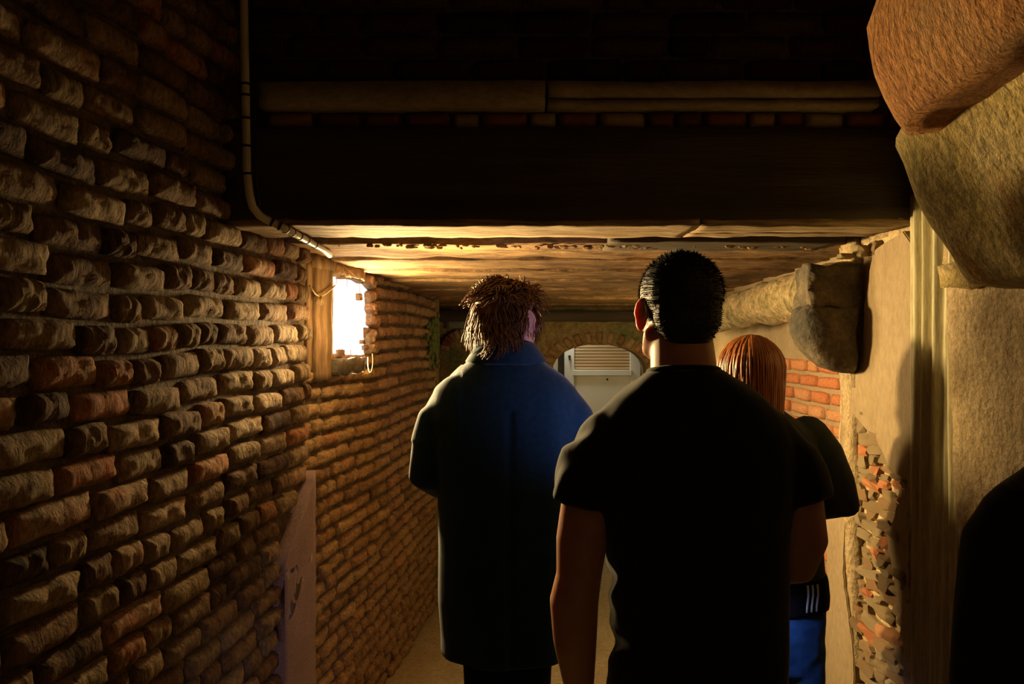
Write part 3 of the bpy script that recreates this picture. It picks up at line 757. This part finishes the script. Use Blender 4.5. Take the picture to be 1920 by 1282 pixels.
def legs_forms(bm, hips, feet, rs_, z_hip, extra=0):
    for (hx, hy), (fx, fy) in zip(hips, feet):
        kx, ky = (hx+fx)/2, (hy+fy)/2+.02
        limb(bm, [(hx, hy, z_hip, rs_[0]+extra), (hx*.6+kx*.4, hy*.6+ky*.4, z_hip*.82, rs_[0]*.93+extra), (kx, ky, z_hip*.56, rs_[1]+extra), (kx*.6+fx*.4, ky*.6+fy*.4-.01, z_hip*.40, rs_[1]*.98+extra), (fx, fy-.01, .10, rs_[2]+extra*1.6)])

def shoe(bm, x, y, a=0):
    bb = bmesh.new()
    limb(bb, [(0, -.055, .042, .036, .040), (0, .0, .045, .040, .043), (0, .07, .038, .046, .034), (0, .135, .030, .044, .026), (0, .175, .028, .034, .020)], 16)
    for v in bb.verts:
        v.co.z = max(v.co.z, .004)
        v.co = Matrix.Rotation(a, 3, 'Z') @ v.co + V((x, y, 0))
    t = bpy.data.meshes.new('t'); bb.to_mesh(t); bb.free(); bm.from_mesh(t); bpy.data.meshes.remove(t)

def finish_person(name, skin, bodybm, head_c, yaw, s, hands, label, pitch=0, roll=0, voxel=.006):
    HM = yawM(head_c, yaw, pitch, roll)
    hb = head_forms(s); t = bpy.data.meshes.new('t'); hb.to_mesh(t); hb.free(); t.transform(HM); bodybm.from_mesh(t); bpy.data.meshes.remove(t)
    body = solidify(bodybm, voxel, 3)
    ms = [body]
    for sd in (-1, 1):
        e = ear_mesh(sd, s); e.transform(HM); ms.append(e)
    ms += hands
    o = link(name, join_meshes(ms), skin, None, True); tag(o, label, 'person')
    for sd in (-1, 1):
        bm = bmesh.new(); ball(bm, HM @ V((sd*.030*s, .072*s, .004*s)), .0135*s, seg=12); link('eye', bm, 'eye_white', o, True)
    return o, HM

def folds(amp, scale, seed, zfac=.4, xfac=1.0):
    def f(co, n):
        q = V((co.x*scale*xfac, co.y*scale, co.z*scale*zfac+seed))
        a = noise.noise(q)*amp + noise.noise(q*2.3+V((3, 1, 4)))*amp*.45
        return co + n*a
    return f

def rebase(o, base, to, sc=(1, 1, 1)):
    """put the person's origin between the feet and stand it at 'to'"""
    M = Matrix.Diagonal((*sc, 1)) @ Matrix.Translation(-base)
    for q in [o]+list(o.children_recursive): q.data.transform(M)
    o.location = to

# ---------- person A: front, black T-shirt, arms bare
def person_front():
    X, Y = .343, 1.63
    def L(x, y, z): return (X+x, Y+y, z)
    bm = bmesh.new()
    vloft(bm, [(.80, X+.03, Y, .15, .11), (1.0, X+.034, Y, .145, .095), (1.2, X+.03, Y, .155, .10), (1.36, X+.02, Y, .175, .10), (1.44, X+.018, Y, .13, .08), (1.49, X+.012, Y, .09, .07), (1.53, X+.006, Y, .064, .062)])
    limb(bm, [(*L(.008, -.01, 1.46), .078, .072), (*L(.006, -.006, 1.53), .068, .066), (*L(.002, .004, 1.62), .062, .064)])
    # left arm hanging
    limb(bm, [(*L(-.155, 0, 1.355), .050), (*L(-.188, -.005, 1.30), .052), (*L(-.202, -.012, 1.20), .052), (*L(-.208, -.015, 1.13), .046), (*L(-.217, -.005, 1.075), .050), (*L(-.214, .010, .99), .045), (*L(-.205, .035, .90), .034), (*L(-.200, .05, .85), .028, .024)])
    # right arm bent forward
    limb(bm, [(*L(.19, 0, 1.355), .050), (*L(.232, -.01, 1.30), .052), (*L(.240, -.02, 1.20), .051), (*L(.232, -.01, 1.155), .045), (*L(.20, .06, 1.13), .045), (*L(.14, .16, 1.12), .036), (*L(.10, .22, 1.125), .028, .024)])
    vloft(bm, [(.70, X+.03, Y, .14, .10), (.85, X+.03, Y, .16, .11)])
    legs_forms(bm, ((X-.055, Y), (X+.115, Y)), ((X-.06, Y+.10), (X+.12, Y-.10)), (.078, .055, .038), .86)
    hands = [hand_mesh(L(-.200, .05, .845), (0, .12, -1), (.9, .3, 0), -1, .35), hand_mesh(L(.10, .22, 1.125), (-.6, .7, .1), (0, -.3, -1), 1, .5)]
    # thumb of a hanging left hand points forward
    o, HM = finish_person('person', 'skin', bm, (X-.002, Y+.018, 1.662), math.radians(12), 1.0, hands,
        'broad-shouldered person with cropped black hair, black short-sleeved T-shirt, seen from behind')
    # T-shirt
    bm = bmesh.new()
    vloft(bm, [(.86, X+.034, Y, .180, .122), (.95, X+.034, Y, .178, .120), (1.05, X+.034, Y, .176, .120), (1.18, X+.030, Y, .184, .126), (1.30, X+.024, Y, .204, .134), (1.36, X+.020, Y, .215, .132), (1.41, X+.019, Y, .205, .124), (1.45, X+.018, Y, .182, .110), (1.485, X+.015, Y, .150, .096), (1.515, X+.012, Y, .115, .084), (1.545, X+.006, Y, .072, .074)], pw=2.4)
    limb(bm, [(*L(-.125, 0, 1.405), .070), (*L(-.168, -.004, 1.35), .073), (*L(-.186, -.006, 1.315), .070)])
    vl = [(*L(-.150, 0, 1.43), .075)]
    tube(bm, [V(L(-.172, -.002, 1.355)), V(L(-.190, -.006, 1.32)), V(L(-.197, -.008, 1.272))], [.073, .069, .070], 24)
    tube(bm, [V(L(.208, -.002, 1.355)), V(L(.230, -.006, 1.32)), V(L(.240, -.010, 1.277))], [.073, .068, .066], 24)
    limb(bm, [(*L(.160, 0, 1.405), .070), (*L(.204, -.004, 1.35), .073), (*L(.226, -.006, 1.315), .067)])
    fb = folds(.006, 9, 2.0, .5)
    def f(co, n):
        co = fb(co, n)
        side = max(0, min(1, (X-.06-co.x)/.08))*max(0, min(1, (1.24-co.z)/.12))
        co += n*side*(.006*math.sin(co.z*47+co.y*20+1.0)+.003*math.sin(co.z*95+co.y*30))
        sl = max(0, min(1, (X-.15-co.x)/.05))*max(0, min(1, (co.z-1.27)/.05))
        co += n*sl*.005*math.sin(co.y*70+co.x*110+co.z*10)
        return co
    sh = link('t_shirt', solidify(bm, .007, 6, f), 'black_cotton', o, True)
    bm = bmesh.new(); pts = [V((X+.006+.070*math.cos(a), Y-.002+.074*math.sin(a), 1.541+.010*math.sin(a)*-1)) for a in [2*PI*k/28 for k in range(29)]]
    tube(bm, pts, .0055, 8); link('collar_rib', bm, 'black_cotton', sh, True)
    # trousers
    bm = bmesh.new(); vloft(bm, [(.74, X+.03, Y, .165, .118), (.84, X+.032, Y, .172, .120), (.93, X+.034, Y, .168, .112), (.97, X+.034, Y, .164, .110)])
    legs_forms(bm, ((X-.055, Y), (X+.115, Y)), ((X-.06, Y+.10), (X+.12, Y-.10)), (.090, .066, .050), .82, .006)
    link('trousers', solidify(bm, .010, 3, folds(.006, 10, 5)), 'dark_cloth', o, True)
    for fx, fy in ((X-.06, Y+.10), (X+.12, Y-.10)):
        bm = bmesh.new(); shoe(bm, fx, fy); link('shoe', solidify(bm, .007, 2), 'rubber_sole', o, True)
    # short hair
    bm = bmesh.new(); ball(bm, (0, -.016, .036), (.081, .098, .086)); ball(bm, (0, -.046, -.004), (.071, .058, .072)); ball(bm, (0, -.050, -.045), (.055, .040, .035))
    hm = solidify(bm, .004, 3)
    # cropped strands on the surface
    bm = bmesh.new(); bm.from_mesh(hm); base = [(v.co.copy(), v.normal.copy()) for v in bm.verts]; rr = random.Random(5)
    for c, n in rr.sample(base, min(4200, len(base))):
        if c.z < -.055 : continue
        L_ = rr.uniform(.005, .012) if c.z > .02 else rr.uniform(.003, .006)
        t = (n*.75 + V((0, -.25, -.35)) + V((rr.gauss(0,.2), rr.gauss(0,.2), rr.gauss(0,.2)))).normalized()
        s_ = t.cross(V((rr.random(), rr.random(), rr.random()))).normalized()*.0011
        a = bm.verts.new(c-s_); b = bm.verts.new(c+s_); e = bm.verts.new(c+t*L_); bm.faces.new((a, b, e))
    bm.transform(HM)
    link('hair', bm, 'black_hair', o, True)
    rebase(o, V((X, Y, 0)), V((X, Y, 0)))
    return o
person_front()

# ---------- person B: long navy coat, wavy brown hair, head turned right
def person_coat():
    X, Y = .0, 2.2
    def L(x, y, z): return (X+x, Y+y, z)
    bm = bmesh.new()
    vloft(bm, [(.80, X, Y, .14, .10), (1.0, X, Y, .14, .10), (1.2, X, Y, .155, .105), (1.36, X, Y, .155, .09), (1.44, X, Y, .125, .075), (1.49, X, Y, .08, .065), (1.53, X, Y, .058, .058)])
    limb(bm, [(*L(0, -.005, 1.46), .062), (*L(.004, .0, 1.54), .056), (*L(.006, .006, 1.60), .056)])
    for sd in (-1, 1):
        limb(bm, [(*L(sd*.15, 0, 1.365), .046), (*L(sd*.185, -.01, 1.30), .042), (*L(sd*.215, -.015, 1.19), .042), (*L(sd*.19, .07, 1.17), .040), (*L(sd*.13, .17, 1.18), .030), (*L(sd*.10, .21, 1.185), .026)])
    legs_forms(bm, ((X-.050, Y), (X+.050, Y)), ((X-.045, Y+.16), (X+.040, Y-.14)), (.075, .050, .036), .86)
    hands = [hand_mesh(L(-.10, .21, 1.185), (.6, .6, .1), (0, -.4, -1), -1, .5), hand_mesh(L(.10, .21, 1.185), (-.5, .7, .1), (0, -.4, -1), 1, .5)]
    yaw = -math.radians(42)
    o, HM = finish_person('person', 'fair_skin', bm, (X+.008, Y+.006, 1.655), yaw, .98, hands,
        'person in long navy coat with tousled brown hair, head turned to the right', roll=0)
    bm = bmesh.new()
    vloft(bm, [(.690, X+.0, Y, .176, .150), (.745, X+.0, Y, .176, .150), (.85, X, Y, .184, .150), (1.0, X, Y, .184, .142), (1.15, X, Y, .188, .138), (1.30, X-.002, Y, .205, .138), (1.37, X-.004, Y, .212, .132), (1.42, X-.003, Y, .204, .122), (1.455, X-.002, Y, .194, .114), (1.49, X, Y, .164, .102), (1.525, X, Y, .118, .090), (1.55, X, Y, .096, .082), (1.565, X, Y, .080, .078)], pw=2.4)
    for sd in (-1, 1):
        limb(bm, [(*L(sd*.132, 0, 1.418), .068), (*L(sd*.176, -.004, 1.36), .069), (*L(sd*.195, -.01, 1.29), .063), (*L(sd*.208, -.014, 1.205), .058), (*L(sd*.185, .06, 1.178), .056), (*L(sd*.145, .135, 1.185), .048)])
    fb = folds(.007, 7, 8.0, .22)
    def f(co, n):
        co = fb(co, n)
        if n.y < 0 and co.z < 1.40:      # back seam and soft drape
            co.y += .007*math.exp(-((co.x-X-.012)/.010)**2)
        if co.z > 1.3 and co.x < X-.12: co += n*.004*math.sin(co.y*60+co.x*90)
        co.y += (1.2-co.z)*.010*math.sin(co.x*38)*(1 if co.z < 1.2 else 0)
        return co
    ct = link('coat', solidify(bm, .007, 6, f), 'navy_wool', o, True)
    # collar: standing band with turned-down outer leaf, open at the front
    bm = bmesh.new(); N_ = 40; ringsets = []
    for (rr_, z_) in ((.058, 1.545), (.061, 1.590), (.066, 1.597), (.076, 1.583), (.104, 1.535), (.098, 1.526)):
        ring = []
        for k in range(N_+1):
            a = -PI*1.28 + (PI*1.56)*k/N_            # from front-left round the back to front-right
            a = PI/2 + .34 + (2*PI-.68)*k/N_
            front = max(0, math.sin(a)); z2 = z_ - front*.055 + noise.noise(V((a*2, z_*30, 0)))*.004
            ring.append(bm.verts.new((X+rr_*1.08*math.cos(a), Y+.004+rr_*math.sin(a)*1.02, z2)))
        ringsets.append(ring)
    ringsets.append(ringsets[0])
    for a, b in zip(ringsets, ringsets[1:]):
        for k in range(N_): bm.faces.new((a[k], a[k+1], b[k+1], b[k]))
    bm.faces.new([r[0] for r in ringsets[:-1]]); bm.faces.new([r[-1] for r in reversed(ringsets[:-1])])
    bmesh.ops.recalc_face_normals(bm, faces=bm.faces)
    link('collar', bm, 'navy_wool', ct, True)
    # shirt neckband glimpsed at the nape
    bm = bmesh.new(); vloft(bm, [(1.52, X+.002, Y+.002, .058, .060), (1.598, X+.004, Y+.004, .058, .059)]); link('shirt_neckband', solidify(bm, .005, 2), 'white_stripe', o, True)
    bm = bmesh.new(); vloft(bm, [(.74, X, Y, .125, .10), (.86, X, Y, .15, .11), (.98, X, Y, .14, .10)])
    legs_forms(bm, ((X-.050, Y), (X+.050, Y)), ((X-.045, Y+.16), (X+.040, Y-.14)), (.078, .062, .052), .82, .006)
    link('trousers', solidify(bm, .010, 3, folds(.005, 10, 5)), 'dark_cloth', o, True)
    for fx, fy in ((X-.045, Y+.16), (X+.040, Y-.14)):
        bm = bmesh.new(); shoe(bm, fx, fy); link('shoe', solidify(bm, .007, 2), 'rubber_sole', o, True)
    # wavy hair in locks
    bm = bmesh.new(); ball(bm, (0, -.018, .036), (.076, .092, .080)); ball(bm, (0, -.048, -.010), (.066, .054, .068)); ball(bm, (0, .01, .075), (.062, .068, .036))
    hm = solidify(bm, .005, 2); bm = bmesh.new(); bm.from_mesh(hm)
    rr = random.Random(11)
    verts = [(v.co.copy(), v.normal.copy()) for v in hm.vertices if not (v.co.y > .055 and v.co.z < .05)]
    for c, n in rr.sample(verts, min(1300, len(verts))):
        if abs(c.x) > .055 and c.y > -.02 and c.z < .022 and c.z > -.06: continue    # keep the ears clear
        top = c.z > .05
        LL = rr.uniform(.04, .062) if top else rr.uniform(.04, .06)
        fl = noise.noise_vector(c*16); d = (n*(.42 if top else .22) + V((fl.x*1.5+rr.gauss(0, .15), -.2+fl.y*1.5+rr.gauss(0, .15), (.05 if top else -.85)+rr.gauss(0, .12)))).normalized()
        side = d.cross(n).normalized() if d.cross(n).length > .01 else V((1,0,0))
        ph = rr.uniform(0, 6); pts = []; rad = []
        for k in range(7):
            t = k/6
            pts.append(c - n*.004 + d*LL*t + side*math.sin(ph*.3+fl.z*4+t*5.0)*.010*t + V((0,0,-1))*LL*.55*t*t + n*.006*math.sin(t*PI))
            rad.append((.0044*(1-t*.8), .0020*(1-t*.7)))
        tube(bm, pts, rad, 5)
    for i in range(46):     # flyaway strands
        c, n = rr.choice(verts); 
        if c.z < .03: continue
        d = (n+V((rr.gauss(0,.6), rr.gauss(0,.6), .2))).normalized(); s_ = d.cross(V((.3,.5,.8))).normalized()
        tube(bm, [c+d*.008*k+s_*.005*math.sin(k*1.1+i) for k in range(6)], [.0007]*6, 4)
    bm.transform(HM @ Matrix.Diagonal((.98, .98, .98, 1))); link('hair', bm, 'brown_hair', o, True)
    rebase(o, V((X, Y, 0)), V((X-.018, 2.35, 0)), (1.06, 1.03, 1.006))
    return o
person_coat()

# ---------- person C: long auburn hair, dark top, blue jeans
def person_woman():
    X, Y = .715, 2.30
    def L(x, y, z): return (X+x, Y+y, z)
    bm = bmesh.new()
    vloft(bm, [(.72, X, Y, .15, .11), (.85, X, Y, .165, .115), (1.0, X, Y, .12, .09), (1.2, X, Y, .13, .10), (1.30, X, Y, .145, .095), (1.36, X-.005, Y, .12, .075), (1.40, X-.015, Y, .06, .055)])
    limb(bm, [(*L(-.01, -.005, 1.34), .052), (*L(-.022, .0, 1.41), .048), (*L(-.03, .006, 1.46), .048)])
    for sd, ex in ((-1, .20), (1, .225)):
        limb(bm, [(*L(sd*.145, 0, 1.325), .046), (*L(sd*.185, -.01, 1.24), .040), (*L(sd*ex, -.015, 1.155), .037), (*L(sd*.175, .045, 1.13), .035), (*L(sd*.10, .115, 1.14), .026), (*L(sd*.07, .135, 1.145), .023)])
    legs_forms(bm, ((X-.085, Y), (X+.085, Y)), ((X-.08, Y+.08), (X+.08, Y-.10)), (.080, .052, .034), .82)
    hands = [hand_mesh(L(-.07, .135, 1.155), (.85, .3, .1), (0, -.4, -1), -1, .5, .92), hand_mesh(L(.07, .135, 1.12), (-.85, .35, .0), (0, -.4, -1), 1, .5, .92)]
    o, HM = finish_person('person', 'fair_skin', bm, (X-.032, Y+.01, 1.492), math.radians(8), .90, hands,
        'person with long smooth auburn hair, dark top and blue jeans, partly hidden')
    bm = bmesh.new()
    vloft(bm, [(.885, X+.002, Y, .182, .130), (.95, X+.002, Y, .180, .125), (1.05, X, Y, .170, .118), (1.18, X, Y, .165, .118), (1.28, X, Y, .172, .116), (1.345, X, Y, .155, .10), (1.385, X-.008, Y, .105, .080), (1.42, X-.016, Y, .062, .062)], pw=2.3)
    for sd, ex in ((-1, .19), (1, .215)):
        limb(bm, [(*L(sd*.132, 0, 1.335), .062), (*L(sd*.172, -.006, 1.28), .064), (*L(sd*.20, -.012, 1.21), .062), (*L(sd*ex, -.014, 1.168), .066), (*L(sd*.175, .045, 1.145), .056), (*L(sd*.12, .10, 1.145), .042)])
    tp = link('top', solidify(bm, .007, 4, folds(.006, 9, 12, .5)), 'green_black_cotton', o, True)
    # black waistband of a sports layer with three pale stripes at the hip
    bm = bmesh.new(); vloft(bm, [(.868, X+.002, Y, .186, .134), (.90, X+.002, Y, .188, .137), (.945, X+.002, Y, .184, .131), (.962, X+.002, Y, .178, .126)], pw=2.3)
    wb = link('sports_hem', solidify(bm, .006, 2, folds(.003, 9, 2)), 'dark_cloth', o, True)
    for k, px in enumerate((1508, 1518, 1529)):
        xx = (px-960)/F*(Y-.10)
        # follow the hem surface
        pts = []
        for j in range(6):
            z = .955-.072*j/5; fx = (xx-(X+.002))/.187; yy = Y-.137*max(0, 1-abs(fx)**2.3)**(1/2.3)-.003
            pts.append((xx+.002*math.sin(j), yy, z))
        bm = bmesh.new(); tube(bm, pts, [(.0030, .0020)]*6, 8); link('stripe', bm, 'white_stripe', wb, True)
    bm = bmesh.new(); vloft(bm, [(.70, X, Y, .165, .118), (.80, X, Y, .180, .126), (.87, X, Y, .178, .122), (.93, X, Y, .165, .11)])
    legs_forms(bm, ((X-.085, Y), (X+.085, Y)), ((X-.08, Y+.08), (X+.08, Y-.10)), (.090, .060, .044), .78, .006)
    link('jeans', solidify(bm, .008, 3, folds(.005, 12, 5, 1.4)), 'denim', o, True)
    for fx, fy in ((X-.08, Y+.08), (X+.08, Y-.10)):
        bm = bmesh.new(); shoe(bm, fx, fy); link('shoe', solidify(bm, .007, 2), 'rubber_sole', o, True)
    # long hair: smooth cap and a fall of strands
    bm = bmesh.new(); ball(bm, (0, -.014, .030), (.084, .100, .090)); ball(bm, (0, -.050, -.03), (.078, .060, .085)); limb(bm, [(0, -.055, -.05, .076, .045), (0, -.062, -.13, .080, .040), (0, -.060, -.20, .078, .030)])
    cap = solidify(bm, .005, 4); bm = bmesh.new(); bm.from_mesh(cap)
    rr = random.Random(21)
    for i in range(420):
        a = rr.uniform(-PI*1.12, PI*.12) - 0; dx, dy = math.cos(a), math.sin(a)      # round the back and both sides
        off = rr.uniform(.0, .006); wv = rr.uniform(0, 6); pts = []; rad = []
        Lh = rr.uniform(.16, .24)
        for k in range(14):
            t = k/13
            if t < .5:
                th = t/.5*PI/2; x = dx*math.sin(th)*(.087+off); y = -.014+dy*math.sin(th)*(.102+off); z = .030+math.cos(th)*(.092+off)
            else:
                q = (t-.5)/.5; sq = 1-.10*q
                x = dx*(.087+off)*sq; y = -.014+dy*(.102+off)*(1-.12*q); z = .030-q*Lh
            x += .0022*math.sin(wv+t*9); pts.append((x, y, z)); rad.append((.0034*(1-.5*max(0, t-.6)), .0018))
        tube(bm, pts, rad, 5)
    bm.transform(HM); link('hair', bm, 'auburn_hair', o, True)
    rebase(o, V((X, Y, 0)), V((.696, 2.24, 0)), (.975, .95, 1.0))
    return o
person_woman()

# ---------- person D: shoulder at the right edge
def person_edge():
    X, Y = .900, 1.22
    def L(x, y, z): return (X+x, Y+y, z)
    bm = bmesh.new()
    vloft(bm, [(.70, X, Y, .14, .10), (.82, X, Y, .15, .11), (1.0, X, Y, .125, .09), (1.2, X, Y, .145, .10), (1.30, X, Y, .14, .085), (1.34, X, Y, .11, .07), (1.39, X, Y, .055, .052)])
    limb(bm, [(*L(0, -.005, 1.34), .054), (*L(0, .0, 1.40), .050), (*L(0, .006, 1.45), .050)])
    for sd in (-1, 1):
        limb(bm, [(*L(sd*.125, 0, 1.31), .043), (*L(sd*.150, 0, 1.20), .038), (*L(sd*.165, 0, 1.08), .034), (*L(sd*.165, .03, .95), .032), (*L(sd*.16, .06, .83), .023)])
    legs_forms(bm, ((X-.075, Y), (X+.075, Y)), ((X-.08, Y+.06), (X+.08, Y-.06)), (.075, .052, .034), .80)
    hands = [hand_mesh(L(-.16, .06, .825), (0, .1, -1), (.95, .3, 0), -1, .35, .9), hand_mesh(L(.16, .06, .825), (0, .1, -1), (-.95, .3, 0), 1, .35, .9)]
    o, HM = finish_person('person', 'skin', bm, (X, Y+.015, 1.495), 0, .93, hands,
        'person in black long-sleeved top, only the shoulder and arm showing at the right edge')
    bm = bmesh.new()
    vloft(bm, [(.82, X, Y, .175, .125), (1.0, X, Y, .165, .120), (1.18, X, Y, .170, .120), (1.27, X, Y, .178, .118), (1.335, X, Y, .172, .10), (1.375, X, Y, .150, .082), (1.402, X, Y, .110, .070), (1.44, X, Y, .062, .062)], pw=2.3)
    for sd in (-1, 1):
        limb(bm, [(*L(sd*.120, 0, 1.330), .062), (*L(sd*.145, 0, 1.29), .062), (*L(sd*.162, 0, 1.20), .058), (*L(sd*.172, .004, 1.08), .054), (*L(sd*.166, .03, .95), .044), (*L(sd*.162, .055, .86), .036)])
    def f(co, n):
        co = folds(.006, 9, 31, .5)(co, n)
        return co
    tp = link('top', solidify(bm, .007, 3, f), 'black_cotton', o, True)
    bm = bmesh.new(); pts = []
    for k in range(13):
        a = -PI/2 + PI*k/12; pts.append(V(L(-.135, math.sin(a)*.0625, 1.322+math.cos(a)*.0635)))
    tube(bm, pts, .0016, 6); link('shoulder_seam', bm, 'black_cotton', tp, True)
    bm = bmesh.new(); vloft(bm, [(.68, X, Y, .15, .115), (.80, X, Y, .168, .12), (.90, X, Y, .155, .11)])
    legs_forms(bm, ((X-.075, Y), (X+.075, Y)), ((X-.08, Y+.06), (X+.08, Y-.06)), (.084, .060, .046), .76, .006)
    link('trousers', solidify(bm, .010, 3, folds(.005, 12, 5)), 'dark_cloth', o, True)
    for fx, fy in ((X-.08, Y+.06), (X+.08, Y-.06)):
        bm = bmesh.new(); shoe(bm, fx, fy); link('shoe', solidify(bm, .007, 2), 'rubber_sole', o, True)
    bm = bmesh.new(); ball(bm, (0, -.016, .034), (.082, .099, .086)); ball(bm, (0, -.05, -.02), (.072, .055, .075)); limb(bm, [(0, -.055, -.04, .065, .040), (0, -.055, -.10, .055, .030)])
    hm = solidify(bm, .005, 4, folds(.004, 30, 3, .2)); hm.transform(HM); link('hair', hm, 'brown_hair', o, True)
    rebase(o, V((X, Y, 0)), V((X, Y, 0)))
    return o
person_edge()
